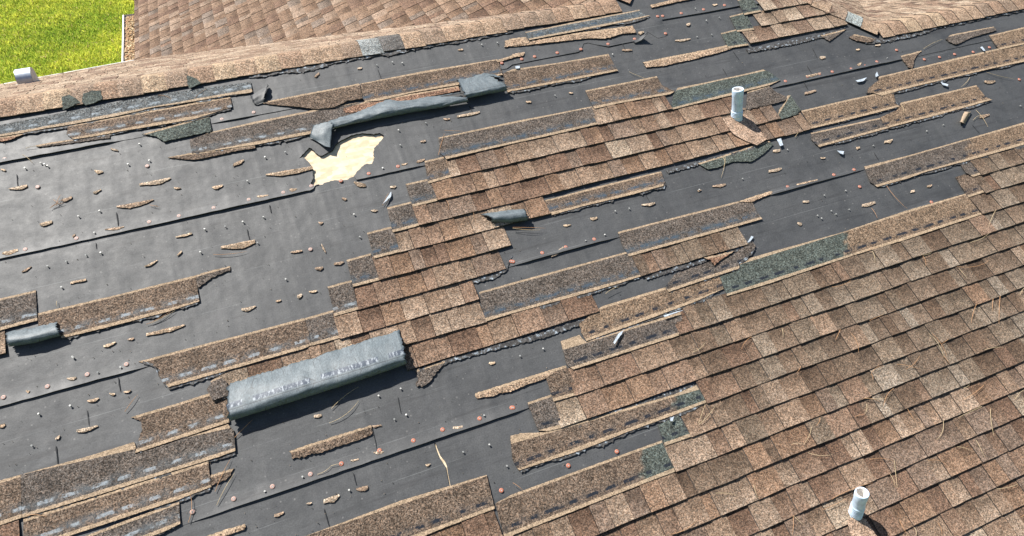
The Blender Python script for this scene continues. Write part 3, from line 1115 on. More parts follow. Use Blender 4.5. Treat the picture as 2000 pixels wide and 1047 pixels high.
# -- under the left ridge
S('dark blue-grey strip with whitish sealant right under the left end of the ridge', [(-40, 256), (0, 249), (147, 220), (200, 209), (334, 185), (491, 164), (494, 184), (481, 187), (451, 190), (384, 202), (301, 215), (234, 231), (180, 241), (134, 249), (84, 257), (33, 267), (0, 272), (-40, 280)], -8.55, 'bl', joint=[((180, 213), (181, 240))], top=False)
S('long brown strip just below the blue-grey one at the left ridge end', [(135, 252), (180, 241), (234, 231), (334, 214), (401, 201), (451, 194), (455, 214), (428, 222), (381, 237), (301, 251), (234, 262), (187, 271), (147, 277), (134, 267)], -8, 'br')
S('thin pointed brown sliver tapering left below the ridge strips', [(72, 288), (134, 277), (220, 263), (217, 274), (140, 284), (80, 291)], None, 'gb', torn=False, group=None)
S('small torn brown corner at the left photo edge under the ridge', [(-40, 276), (0, 272), (33, 267), (50, 266), (20, 279), (0, 280), (-40, 284)], None, 'rd', torn=False, group=None)
S('greenish torn patch at the right end of the brown strip under the left ridge', [(279, 266), (384, 236), (410, 229), (415, 261), (401, 263), (334, 278), (321, 281), (311, 274), (301, 268)], None, 'gr', torn=False, group=None)
S('grey-brown strip running up to the left end of the long folded shingle', [(372, 276), (415, 261), (500, 241), (610, 219), (700, 203), (722, 216), (690, 236), (640, 258), (600, 267), (500, 287), (420, 298), (376, 303)], -5.55, 'gb')
S('pointed sliver sticking out left below the strip that meets the folded shingle', [(329, 311), (374, 302), (500, 287), (500, 293), (465, 298), (408, 311), (381, 316)], None, 'br', torn=False, group=None)
S('tapering brown strip with a ragged lower edge, left half of the pair above the folded shingle', [(507, 205), (583, 190), (702, 167), (709, 197), (680, 201), (654, 214), (620, 218), (590, 214), (540, 209)], None, 'br', torn=False)
S('speckled brown strip directly above the long folded shingle', [(704, 167), (834, 141), (971, 119), (978, 139), (981, 150), (894, 170), (800, 186), (741, 201), (714, 203), (709, 197)], -6.75, 'br', torn=False)
S('narrow reddish tab remnant tucked behind the long folded shingle', [(671, 216), (714, 202), (800, 187), (894, 171), (898, 180), (800, 200), (741, 210), (725, 222), (674, 224)], None, 'rd', torn=False, group=None)
S('light brown strip touching the right end of the long folded shingle', [(982, 147), (1000, 139), (1100, 124), (1187, 108.5), (1202, 136), (1206, 142), (1117, 160), (1000, 182), (990, 184), (985, 165)], -5, 'br')
S('thin pale sliver pointing right, just below the ridge middle', [(968, 122), (1000, 112), (1023, 107), (1020, 113), (1000, 117), (972, 126)], None, 'lt', torn=False, group=None)
S('bluish dark strip tucked under the right end of the left ridge', [(1025, 67), (1134, 44), (1247, 23), (1256, 33), (1268, 35), (1234, 44), (1134, 64), (1033, 83)], -8.45, 'bl', seal='pale')
S('short tan stub left of the bluish strip under the ridge', [(985, 84), (1000, 79), (1027, 76), (1033, 88), (1000, 94), (985, 96)], None, 'lt', torn=False, group=None)
S('light brown ragged strip below the bluish one, above the torn felt notch', [(1030, 86), (1134, 67), (1234, 54), (1241, 68), (1214, 70), (1195, 76), (1181, 80), (1147, 79), (1067, 88), (1000, 95), (1002, 91)], None, 'lt', torn=False)
S('thin tan band at the top photo edge right of the ridge end', [(1268, 14), (1310, 4), (1400, -14), (1398, -7), (1320, 8), (1272, 19)], None, 'lt', torn=False, group=None)
# -- centre field heads
S('brown strip stub left of the upper vent pipe, its right end broken', [(1142, 180), (1281, 152), (1291, 170), (1303, 176), (1317, 182), (1307, 188), (1214, 204), (1160, 216), (1153, 204)], -4, 'br', torn=False)
S('long grey-brown strip along the top left of the central intact patch', [(856, 272), (1000, 241), (1154, 211), (1167, 246), (1087, 265), (1000, 284), (871, 315), (859, 302)], -3, 'gb', torn=False, seal='pale')
S('long thin tan sliver left of the pale upper right shingle patch', [(1254, 125), (1301, 115), (1388, 98), (1426, 90), (1428, 98), (1401, 107), (1375, 113), (1351, 120), (1320, 126), (1297, 132), (1261, 135)], None, 'lt', torn=False)
S('dark green strip just behind the upper vent pipe', [(1322, 175), (1388, 162), (1488, 139), (1500, 143), (1512, 152), (1522, 160), (1500, 170), (1461, 180), (1425, 190), (1350, 208), (1307, 219), (1314, 187)], -3, 'gr', torn=False, right=(1300, 'gr'))
S('brown stub with a rounded torn end just right of the upper vent pipe', [(1458, 182), (1500, 169), (1510, 180), (1533, 192), (1530, 200), (1500, 208), (1468, 215), (1455, 218)], None, 'gb', torn=False)
S('small dark green patch between the vent pipe stub and the long strip to its right', [(1535, 190), (1543, 189), (1562, 219), (1553, 227), (1515, 238), (1520, 217), (1533, 200)], None, 'gr', torn=False)
S('tan strip with dark sealant dashes right of the central intact patch', [(1562, 219), (1634, 202), (1741, 178), (1747, 205), (1754, 211), (1714, 222), (1634, 242), (1583, 254), (1572, 235)], 0, 'tn', seal='dark')
S('long tan strip with dark dashes at the upper right, its left end torn round', [(1712, 153), (1781, 137), (1868, 115), (1949, 97), (2040, 78), (2050, 112), (1934, 137), (1834, 160), (1761, 178), (1720, 190), (1700, 184), (1690, 186), (1694, 175), (1705, 166), (1714, 160)], -2, 'tn', seal='dark', joint=[((1933, 101), (1943, 135))])
S('tan strip in the right photo edge below the right-hand ridge', [(1929, 72), (2000, 55), (2050, 44), (2070, 75), (2000, 89), (1951, 100), (1943, 94)], -3, 'tn', seal='dark')
S('broad tan strip with dark dashes ending in a ragged right end, near the rolled scrap', [(1757, 203), (1904, 169), (1923, 194), (1934, 198), (1834, 226), (1734, 252), (1722, 245), (1717, 232), (1750, 217)], 0.2, 'tn', seal='dark')
S('grey-brown strip with a torn left end, left neighbour of the broad tan strip', [(1716, 233), (1634, 250), (1582, 262), (1583, 274), (1590, 283), (1597, 290), (1734, 253), (1722, 245)], 1, 'gb', seal='dark')
S('small tan triangle pointing down the slope in the upper right felt', [(1756, 112), (1799, 101), (1791, 108), (1784, 117), (1779, 139), (1771, 134), (1763, 122)], None, 'br', torn=False, group=None, seal='dark')
S('ragged grey triangle hanging below the pale upper right shingles', [(1600, 73), (1650, 60), (1640, 68), (1630, 75), (1617, 84), (1610, 80)], None, 'gb', torn=False, group=None, seal='dark')
S('leaf-shaped torn scrap under the foot of the hip', [(1655, 76), (1667, 70), (1707, 80), (1700, 85), (1690, 87), (1670, 83)], None, 'br', torn=False, group=None, seal='dark')
S('ragged olive-brown tear hanging under the right-hand ridge', [(1844, 80), (1854, 71), (1938, 55), (1943, 63), (1925, 68), (1891, 78), (1875, 86), (1863, 91), (1852, 86)], None, 'gb', torn=False, group=None, seal='dark')
S('long two-tone strip with dark dashes along the top of the lower right intact field', [(1686, 327), (1767, 307), (1884, 274), (2000, 240), (2060, 224), (2060, 264), (2000, 284), (1907, 311), (1835, 330), (1800, 340), (1770, 351), (1711, 367), (1697, 358)], 4, 'gb', seal='dark', joint=[((1889, 273), (1907, 311))], right=(1888, 'tn'))
S('small dark patch at the right edge field, the upper of two stepped ends', [(1874, 325), (1911, 312), (1932, 337), (1898, 348), (1884, 340)], 5, 'gb', torn=False, seal='dark', top=False)
S('small tan patch at the right edge field, the lower of two stepped ends', [(1864, 348), (1882, 342), (1900, 350), (1922, 377), (1888, 388), (1876, 368)], 6, 'br', torn=False, seal='dark', top=False)
S('very long strip edging the lower right field, green-black at its left and tan at its right', [(1443, 512), (1500, 495), (1644, 455), (1767, 413.5), (1883, 380), (1891, 390), (1914, 421), (1767, 470), (1667, 500), (1583, 528), (1500, 556), (1418, 580), (1412, 565), (1404, 542), (1440, 530)], 7, 'gr', torn=False, seal='dark', joint=[((1645, 457), (1664, 500))], right=(1652, 'tn'))
S('brown strip above the small stepped tab patch in the middle right', [(1205.5, 455), (1334, 422), (1465, 389), (1476, 415), (1487, 430), (1368, 464), (1227, 503), (1214, 480)], 4, 'gb', torn=False)
S('thin pale sliver running right from the middle strip', [(1440, 396), (1500, 376), (1506, 380), (1470, 395), (1466, 398)], None, 'lt', torn=False, group=None)
S('long brown strip right of the stepped intact rows, reaching the middle tab patch', [(936, 572), (1000, 554), (1221, 494), (1231, 502), (1250, 542), (1167, 568), (1000, 614), (948, 630), (938, 590)], 5, 'gb', torn=True, joint=[((1231, 500), (1245, 538))])
S('torn grey strip with a hooked right end under the middle tab patch', [(1302, 571), (1298, 562), (1317, 537), (1394, 510), (1428, 500), (1455, 482), (1468, 474), (1474, 484), (1461, 500), (1441, 514), (1441, 527), (1368, 551), (1303, 573)], 6, 'gb', seal='dark', top=False, hb=.004)
S('dark reddish triangular flap over the hooked grey strip', [(1371, 507), (1431, 494), (1410, 507), (1391, 523), (1385, 512)], None, 'rd', torn=False, group=None, hb=.014)
S('orange-tan strip with dark dashes left of the green-black strip', [(1130, 634), (1174, 600), (1301, 562), (1404, 541), (1411, 566), (1354, 592), (1241, 634), (1144, 668), (1134, 651)], 7, 'tn', torn=True, seal='dark')
S('grey strip crossed by a white sliver, below the orange-tan strip', [(1094, 668), (1130, 656), (1144, 670), (1241, 638), (1328, 611), (1331, 624), (1324, 657), (1234, 686), (1167, 708), (1117, 724), (1105, 712)], 8, 'gb', torn=False, seal='dark')
S('slim pointed strip running left from the lower right field', [(928, 769), (1000, 747), (1100, 716), (1064, 741), (1030, 752), (1000, 765), (981, 769), (961, 775), (930, 779)], None, 'lt', torn=False)
S('short brown strip end with one dark dash pair at the left of the lower right field', [(1063, 730), (1104, 715), (1116, 738), (1134, 770), (1080, 786)], 9, 'br', torn=False, seal='dark')
S('small dark square strip end, next step down the lower right field edge', [(1030, 787), (1075, 772), (1082, 784), (1098, 836), (1067, 844), (1050, 841), (1037, 807)], 10, 'gb', torn=False, seal='dark')
S('long brown strip below the torn course, its right end green-black', [(996, 851), (1020, 847), (1067, 845), (1160, 817), (1314, 772), (1359, 753), (1378, 787), (1328, 807), (1234, 841), (1134, 880), (1012, 920), (1000, 898)], 11, 'br', seal='dark', right=(1318, 'gr'))
S('small green-black square patch over the bare felt pocket at the lower right', [(1284, 831), (1324, 812), (1348, 854), (1297, 872)], 12, 'gr', torn=False, seal='dark', top=False)
S('long brown strip low in the middle with a green-black square right end', [(967, 984), (1000, 966), (1241, 879), (1291, 861), (1317, 922), (1266, 941), (1134, 993), (1000, 1046), (985, 1054), (976, 1020)], 13, 'br', torn=False, seal='dark', right=(1252, 'gr'))
S('wide brown strip at the bottom middle of the photo ending square beside the felt', [(540, 1070), (590, 1050), (784, 978), (950, 928), (966, 994), (868, 1031), (820, 1051), (760, 1080), (540, 1090)], 12, 'br', torn=False, seal='dark')
# -- stepped heads at the left of the centre field
S('first (uppermost) stepped strip end at the left of the central patch', [(829, 317), (866, 309), (881, 349), (836, 362)], -2, 'br', torn=False)
S('second stepped strip end from the top at the left of the central patch', [(792, 362), (841, 351), (854, 395), (806, 407)], -1, 'gb', torn=False)
S('third stepped strip end from the top at the left of the central patch', [(756, 408), (804, 396), (818, 444), (767, 457)], 0, 'gb', torn=False)
S('fourth stepped strip end from the top at the left of the central patch', [(717, 457), (766, 444), (781, 495), (731, 508)], 1, 'gb', torn=False)
S('fifth stepped strip end from the top at the left of the central patch', [(677, 510), (724, 497), (741, 550), (690, 563)], 2, 'gb', torn=False)
S('sixth and lowest stepped strip end at the left of the central patch', [(640, 562), (687, 549), (700, 607), (654, 620)], 3, 'gb', torn=False)
# -- left and lower left
S('dark brown strip at the left photo edge above the small curled shingle', [(-40, 595), (0, 586), (72, 569), (76, 629), (17, 644), (0, 649), (-40, 659)], 0, 'gb', torn=False)
S('brown strip running right from the small curled shingle on the left', [(77, 614), (234, 577), (383, 540), (391, 591), (334, 610), (200, 645), (124, 663), (110, 640), (78, 640)], 1, 'br')
S('ragged pointed tip at the right end of the left brown strip', [(383, 540), (420, 529), (451, 522), (450, 531), (430, 539), (411, 547), (402, 556), (388, 564)], None, 'gb', torn=False, group=None)
S('long brown strip above the big curled shingle, its left end torn to a point', [(272, 708), (300, 700), (345, 688), (470, 656), (595, 623), (609, 676), (597, 682), (450, 724), (331, 758), (322, 748), (310, 732), (316, 724), (300, 716)], 4, 'br')
S('shorter strip between the stepped rows and the long strip above the big curl', [(596, 623), (652, 607), (665, 662), (610, 677)], 4, 'gb', torn=False)
S('brown strip with a notched left end, left of the big curled shingle', [(257, 816), (344, 790), (411, 769), (446, 760), (449, 826), (368, 853), (267, 886), (271, 864), (280, 840), (277, 824)], 6, 'br')
S('dark torn shred at the upper left corner of the big curled shingle', [(408, 765), (416, 744), (430, 738), (447, 750), (447, 775), (418, 785)], None, 'gb', torn=False, group=None, hb=.012)
S('long dark brown strip in the lower left stack, second from its top', [(43, 928), (167, 894), (264, 864), (268, 888), (446, 830), (458, 844), (461, 882), (428, 894), (334, 923), (200, 966), (47, 1012)], 7, 'gb', joint=[])
S('short strip at the left photo edge beside the lower left stack', [(-40, 953), (0, 940), (42.5, 928), (46, 1012), (0, 1028), (-40, 1040)], 7, 'br', torn=False)
S('orange-brown strip in the lower left stack, third from its top', [(48, 1014), (200, 968), (408, 901), (414, 952), (347, 978), (200, 1027), (117, 1054), (60, 1075), (49, 1070)], 8, 'br')
S('lowest strip of the lower left stack, with a white torn line above it', [(120, 1066), (251, 1016), (351, 981), (354, 1024), (320, 1040), (250, 1066), (200, 1090)], 9, 'gb')
S('short stub sticking out right of the lower left stack', [(414, 928), (458, 915), (452, 930), (441, 938), (414, 949)], None, 'br', torn=False, group=None)
S('thin pale strip at the bottom edge left of centre', [(398, 1050), (440, 1035), (481, 1024), (478, 1034), (440, 1048), (410, 1060)], None, 'lt', torn=False, group=None)
S('narrow broken strip lying alone on the felt below the big curled shingle', [(565, 882), (667, 849), (724, 832), (727, 849), (700, 861), (657, 874), (630, 884), (610, 887), (590, 894), (573, 897)], None, 'br', torn=False, group=None)
S('dangling torn shred below the right end of the big curled shingle', [(811, 724), (868, 706), (860, 720), (848, 734), (836, 750), (824, 757), (811, 754), (816, 740)], None, 'gb', torn=False, group=None)
S('torn green-black underlayer below the upper vent pipe', [(1361, 322), (1430, 300), (1500, 277), (1508, 285), (1490, 303), (1465, 319), (1430, 318), (1400, 330), (1381, 334)], None, 'gr', torn=False, group=None)
S('brown strip below the central patch, right of the small curled shingle', [(1063, 394), (1150, 371), (1261, 344), (1290, 337), (1297, 358), (1294, 366), (1234, 383), (1140, 405), (1077, 423), (1067, 407)], 1, 'br', torn=True)
for i, q in enumerate([[(1438, 3), (1465, -4), (1484, 27), (1451, 34)], [(1423, 35), (1454, 27), (1471, 62), (1438, 66)], [(1406, 68), (1438, 60), (1460, 92), (1421, 98)]]):
    S(['highest', 'middle', 'lowest'][i] + ' of three dark green squares at the left of the pale upper right patch', q, -8 + i, 'gr', torn=False, seal='dark')

# ragged asphalt hanging from the broken butt lines of the intact patches
for (pts, lab) in [([(905, 546), (935, 541), (960, 537), (988, 526), (1000, 500), (994, 520), (990, 530), (965, 546), (940, 552), (915, 556)], 'white-edged asphalt shreds at the right end of the stepped rows'),
                   ([(815, 722), (880, 700), (950, 680), (1010, 664), (1060, 650), (1120, 630), (1172, 614), (1172, 621), (1120, 641), (1060, 662), (1010, 674), (955, 688), (880, 709), (820, 729)], 'long ragged white and black tear line under the lowest stepped row'),
                   ([(1256, 540), (1330, 518), (1400, 498), (1460, 478), (1458, 484), (1400, 506), (1330, 528), (1262, 548)], 'silvery tear line under the middle tab patch'),
                   ([(1100, 838), (1180, 808), (1270, 780), (1355, 751), (1352, 757), (1270, 789), (1180, 820), (1104, 843)], 'ragged black tear line under the first rows of the lower right field'),
                   ([(1300, 336), (1400, 309), (1480, 287), (1500, 281), (1480, 291), (1440, 303), (1400, 314), (1360, 326), (1305, 341)], 'thin torn line below the upper vent pipe'),
                   ([(1455, 100), (1500, 92), (1560, 80), (1620, 65), (1650, 57), (1620, 72), (1560, 88), (1500, 99), (1460, 106)], 'grey ragged tear line under the pale upper right patch')]:
    mb = MB()
    po = jag([rp(*p) for p in pts], R3, .009, .005, .004, 1)
    cu = sum(p[0] for p in po) / len(po); cv = sum(p[1] for p in po) / len(po)
    ns = snoise(len(pts))
    hh = felt_h(cv) + .0045
    sheet(mb, FRONT, po, lambda u, v: hh + .0025 * ns(u * 4, v * 4, 5), .003, grid=0)
    o = mb.build('asphalt_tear', [MT['torn'], MT['side']], origin=FRONT(cu, cv, hh))
    tag(o, lab, 'torn shingle', 'torn asphalt shreds')
# black ragged shreds along the bottom of the ridges
for (x0, y0, x1, y1, n_, lab) in [(490, 165, 700, 128, 26, 'ragged black shreds below the left ridge between the strips and the grey cap'),
                                 (700, 124, 1000, 64, 36, 'ragged black shreds below the left ridge right of the grey cap'),
                                 (1690, 90, 1850, 74, 26, 'ragged shreds below the bend of the right ridge'), (1850, 68, 2010, 34, 22, 'ragged black shreds along the right ridge at the photo edge')]:
    up, lo = [], []
    a, b = rp(x0, y0), rp(x1, y1)
    vm = VR + .137 if x0 < 1500 else VR2 + .14
    wk = .01
    for i in range(n_ * 4 + 1):
        t = i / (n_ * 4); u = a[0] + (b[0] - a[0]) * t
        up.append((u, vm - .02)); wk = min(.030, max(.0, wk + R3.gauss(0, .0035))); lo.append((u, vm + .004 + wk * (1 - abs(2 * t - 1) ** 6) + (R3.uniform(.004, .014) if R3.random() < .06 else 0)))
    mb = MB()
    sheet(mb, FRONT, up + lo[::-1], lambda u, v: felt_h(v) + .004 + .002 * math.sin(u * 60), .003, grid=0)
    o = mb.build('asphalt_tear', [MT['torn'], MT['side']], origin=FRONT(a[0], vm, .01))
    tag(o, lab, 'torn shingle', 'torn asphalt shreds')
# torn ends on the left ridge caps
for pts, ck, lab in [([(119, 187), (135, 184), (146, 190), (156, 199), (138, 206), (122, 214)], 'gr', 'dark triangular tear in the ridge caps, left of a pair'),
                     ([(161, 182), (178, 176), (196, 175), (199, 192), (182, 200), (166, 205), (159, 197)], 'gr', 'dark squarish tear in the ridge caps, right of a pair'),
                     ([(364, 146), (378, 150), (386, 155), (392, 162), (380, 166), (368, 172)], 'gr', 'single dark triangular tear in the ridge caps above the blue-grey strip')]:
    mb = MB()
    hh = .038
    po = jag([rp(x, y, hh) for x, y in pts], R3, .012, .003, .003)
    cu = sum(p[0] for p in po) / len(po); cv = sum(p[1] for p in po) / len(po)
    sheet(mb, FRONT, po, lambda u, v: hh - .006, .003, col=CK[ck], grid=.02)
    o = mb.build('torn_cap_piece', [MT['gran'], MT['side']], origin=FRONT(cu, cv, hh))
    tag(o, lab, 'torn shingle', 'torn cap pieces on the left ridge')


# ------------------------------------------------------------------ curled, flipped shingles
def loft(name, rows_, label, n=40, mats=None, thick=0.004, seed=1, ripple=0.002, group='curled flipped-over shingles', jagends=.008):
    """rows_: list of polylines of (x, y, h): photo position and height above the roof of points on the curled sheet"""
    rnd = random.Random(seed)

    def sample(pl, t):
        L = [0]
        for i in range(len(pl) - 1):
            L.append(L[-1] + math.hypot(pl[i + 1][0] - pl[i][0], pl[i + 1][1] - pl[i][1]))
        d = t * L[-1]
        for i in range(len(pl) - 1):
            if d <= L[i + 1] or i == len(pl) - 2:
                f = (d - L[i]) / max(1e-6, L[i + 1] - L[i])
                return tuple(pl[i][k] + (pl[i + 1][k] - pl[i][k]) * f for k in range(3))
    R = []
    for pl in rows_:
        r = []
        for j in range(n + 1):
            x, y, h = sample(pl, j / n)
            u, v = rp(x, y, h)
            r.append((u, v, h))
        R.append(r)
    # Catmull-Rom between rows for a round section
    sub = 5
    G = []
    for i in range(len(R) - 1):
        for s_ in range(sub):
            t = s_ / sub
            row = []
            for j in range(n + 1):
                p0 = R[max(0, i - 1)][j]; p1 = R[i][j]; p2 = R[i + 1][j]; p3 = R[min(len(R) - 1, i + 2)][j]
                row.append(tuple(0.5 * (2 * p1[k] + (p2[k] - p0[k]) * t + (2 * p0[k] - 5 * p1[k] + 4 * p2[k] - p3[k]) * t * t + (3 * p1[k] - p0[k] - 3 * p2[k] + p3[k]) * t ** 3) for k in range(3)))
            G.append(row)
    G.append(R[-1])
    ns = snoise(seed + 60)
    e_l = [rnd.uniform(-jagends, jagends) for _ in G]; e_r = [rnd.uniform(-jagends, jagends) for _ in G]
    mb = MB()
    m = len(G)
    P = []
    for i, row in enumerate(G):
        pr = []
        for j, (u, v, h) in enumerate(row):
            if j == 0: u += e_l[i]
            if j == n: u += e_r[i]
            if i == 0: v += rnd.uniform(-.0035, .0035) + .004 * ns(u * 3, 7.0, 4.0)
            crp = 0.0035 * ns(u * 5, 3.1, 3.0) * math.sin(math.pi * i / (m - 1))
            h += crp
            pr.append(FRONT(u, v, h + ripple * ns(u * 2, i / m * 1.5, 2.2)))
        P.append(pr)
    N = []
    for i in range(m):
        nr = []
        for j in range(n + 1):
            a = P[min(i + 1, m - 1)][j] - P[max(i - 1, 0)][j]
            b = P[i][min(j + 1, n)] - P[i][max(j - 1, 0)]
            nn = b.cross(-a)
            nn.normalize()
            nr.append(nn)
        N.append(nr)
    c = sum((P[m // 2][n // 2],), Vector())
    if sum(N[i][j].dot(FRONT.n) for i in range(1, max(2, m // 3)) for j in range(n + 1)) < 0: N = [[-x for x in r] for r in N]
    idx = [[mb.vert(P[i][j], (1, 1, 1), (j * .02, i / m * .3), (j / n, i / (m - 1))) for j in range(n + 1)] for i in range(m)]
    idb = [[mb.vert(P[i][j] - N[i][j] * thick, CK['br'], (j * .02, i / m * .3)) for j in range(n + 1)] for i in range(m)]
    for i in range(m - 1):
        for j in range(n):
            mb.face((idx[i][j], idx[i + 1][j], idx[i + 1][j + 1], idx[i][j + 1]), 0)
            mb.face((idb[i][j], idb[i][j + 1], idb[i + 1][j + 1], idb[i + 1][j]), 1)
    for i in range(m - 1):
        for j in (0, n):
            mb.face((idx[i][j], idx[i + 1][j], idb[i + 1][j], idb[i][j]), 2)
    for i in (0, m - 1):
        for j in range(n):
            mb.face((idx[i][j], idx[i][j + 1], idb[i][j + 1], idb[i][j]), 2)
    base = P[m // 2][n // 2] - FRONT.n * .05
    o = mb.build(name, mats or [MT['back'], MT['gran'], MT['side']], smooth=True, origin=base)
    tag(o, label, 'shingle', group)
    return o


MT['back_plain'] = mat_back('shingle_underside_plain', False)
BP = [MT['back_plain'], MT['gran'], MT['side']]


def roll(label, edge, crest, r, hc, n=40, mats=None, seed=1, ripple=.002, arc=200, **kw):
    """a sheet rising from its torn edge to a crest and rolling under; edge and crest are (x, y) rows in the photo"""
    hb = felt_h(rp(*edge[0])[1])
    m = len(crest)
    rows_ = [[(x, y, hb + .012) for x, y in edge]]
    cr = [rp(x, y, hb + hc + r * k) for (x, y), k in crest_k(crest)]
    for f in (.35, .7):
        row = []
        for (x, y), (u, v), ((_, _), k) in zip(edge, cr, crest_k(crest)):
            u0, v0 = rp(x, y, hb + .012)
            h = hb + .012 + (hc + r * k - .012) * (1 - (1 - f) ** 1.7)
            uu, vv = u0 + (u - u0) * f, v0 + (v - v0) * f
            X = pix(uu, vv, h); row.append((X[0], X[1], h))
        rows_.append(row)
    for ph in [0, 35, 70, 105, 140, 175] + ([arc] if arc > 175 else []):
        row = []
        a = math.radians(ph)
        for (u, v), ((_, _), k) in zip(cr, crest_k(crest)):
            h = hb + hc + r * k * math.cos(a); vv = v + r * k * math.sin(a)
            X = pix(u, vv, h); row.append((X[0], X[1], h))
        rows_.append(row)
    return loft('curled_shingle', rows_, label, n=n, mats=mats, seed=seed, ripple=ripple, **kw)


def crest_k(c):
    return [((q[0], q[1]), q[2] if len(q) > 2 else 1.0) for q in c]


roll('big flipped shingle curled over downhill, grey-blue underside with a dark dashed sealant line',
     [(446, 750), (520, 727), (600, 702), (690, 673), (779, 645)], [(444, 806), (520, 782), (600, 757), (700, 726), (791, 698, .8)], .036, .046, n=70, seed=2, ripple=.004, jagends=.010)
roll('long folded shingle below the ridge, blue-grey underside showing',
     [(640, 238), (700, 218), (760, 192), (790, 200), (830, 190), (905, 181)], [(650, 243, .8), (725, 224), (790, 210, 1.1), (855, 201, 1.1), (912, 190, .9)], .021, .030, n=70, seed=5, mats=BP, ripple=.007, jagends=.008)
roll('ragged torn flap on the right end of the long folded shingle',
     [(893, 154), (908, 153), (925, 149), (945, 142), (965, 145), (981, 152)], [(908, 184, .9), (930, 179), (955, 173), (988, 167)], .021, .036, n=34, seed=7, mats=BP, ripple=.006, jagends=.012)
loft('curled_shingle', [
    [(613, 244, .030), (625, 241, .04), (640, 238, .05), (651, 240, .055)],
    [(609, 253, .035), (622, 252, .045), (634, 250, .055), (650, 246, .06)],
    [(606, 263, .030), (618, 268, .040), (632, 266, .050), (648, 262, .050)],
    [(604, 268, .022), (618, 275, .026), (634, 286, .036), (646, 288, .036)]],
    'flared and twisted left end of the long folded shingle, above the bare wood', n=14, seed=9, mats=BP, ripple=.003, jagends=.004)
roll('small half-rolled grey shingle near the left photo edge',
     [(14, 648), (60, 641), (109, 630)], [(13, 664), (62, 657), (114, 645, .8)], .026, .030, n=24, seed=12, mats=BP)
roll('small curled grey shingle tab in the middle of the roof',
     [(941, 419), (985, 411), (1024, 408)], [(960, 425, .6), (994, 421), (1028, 417)], .030, .030, n=18, seed=14, mats=BP)
# cracked felt flap left of the folded shingle, and lifted felt notch
MT['feltflap'] = MT['felt']
o = loft('felt_flap', [
    [(490, 186, .02), (508, 176, .02), (524, 164, .03)],
    [(492, 194, .03), (508, 184, .035), (521, 173, .045)],
    [(496, 201, .025), (506, 194, .03), (517, 190, .04)],
    [(500, 206, .018), (508, 203, .02), (516, 200, .022)]],
    'lifted dark flap of torn felt left of the strips under the ridge', n=8, seed=18, mats=[MT['felt'], MT['felt'], MT['felt_shade']], group=None)
o['category'] = 'torn felt'
o = loft('felt_flap', [
    [(1236, 80, .020), (1247, 76, .022), (1256, 68, .03)],
    [(1240, 83, .022), (1251, 79, .030), (1263, 68, .055)],
    [(1243, 84, .018), (1255, 78, .030), (1265, 66, .062)]],
    'curled-up point of torn felt at the notch below the right ridge end', n=8, seed=19, mats=[MT['felt'], MT['felt'], MT['felt_shade']], group=None)
o['category'] = 'torn felt'

# ------------------------------------------------------------------ small loose things
TO = {'A1': (0, 0), 'A2': (500, 0), 'A3': (1000, 0), 'A4': (1500, 0), 'B1': (0, 350), 'B2': (500, 350), 'B3': (1000, 350), 'B4': (1500, 350),
      'C1': (0, 697), 'C2': (500, 697), 'C3': (1000, 697), 'C4': (1500, 697)}
ZS = 500 / 1496


def T(t, x, y):
    return TO[t][0] + x * ZS, TO[t][1] + y * ZS


LAND = [('bare wood patch', 665, 310), ('big curled shingle', 620, 745), ('upper vent pipe', 1440, 215), ('lower vent pipe', 1680, 990), ('small half-rolled shingle', 65, 665),
        ('long folded shingle', 800, 215), ('small curled tab', 1000, 430), ('slit in the felt', 865, 905), ('felt notch', 1265, 75), ('foot of the hip', 1690, 70),
        ('stepped strip ends', 740, 480), ('middle tab patch', 1350, 485), ('lower left stack', 230, 960), ('tan triangle', 1780, 118), ('rolled scrap', 1882, 228),
        ('very long two-tone strip', 1640, 480), ('strip at the left edge', 230, 610), ('left end of the ridge', 160, 210), ('felt pocket', 1130, 930),
        ('white sliver', 1208, 660), ('lower right corner', 1960, 1020), ('right edge of the photo', 1985, 420), ('bottom edge of the photo', 1300, 1040)]
ORD = ['', 'second ', 'third ', 'fourth ', 'fifth ', 'sixth ', 'seventh ', 'eighth ', 'ninth ', 'tenth ', 'eleventh ', 'twelfth ', 'thirteenth ', 'fourteenth ', 'fifteenth ', 'sixteenth ']


def auto_labels(items, phrase):
    """items: (object, x, y, look); says which one by the nearest landmark and the rank of its distance"""
    by = {}
    for it in items:
        l = min(LAND, key=lambda q: math.hypot(q[1] - it[1], (q[2] - it[2]) * 1.2))
        dx, dy = it[1] - l[1], it[2] - l[2]
        side = ('right of' if dx > 0 else 'left of') if abs(dx) > abs(dy) * 1.3 else ('below' if dy > 0 else 'above')
        by.setdefault((l[0], side), []).append((math.hypot(dx, dy), it))
    for (ln, side), L in by.items():
        for i, (d, it) in enumerate(sorted(L, key=lambda q: q[0])):
            it[0]['label'] = f"{it[3]} {phrase}, {ORD[min(i, 15)]}nearest {side} the {ln}"


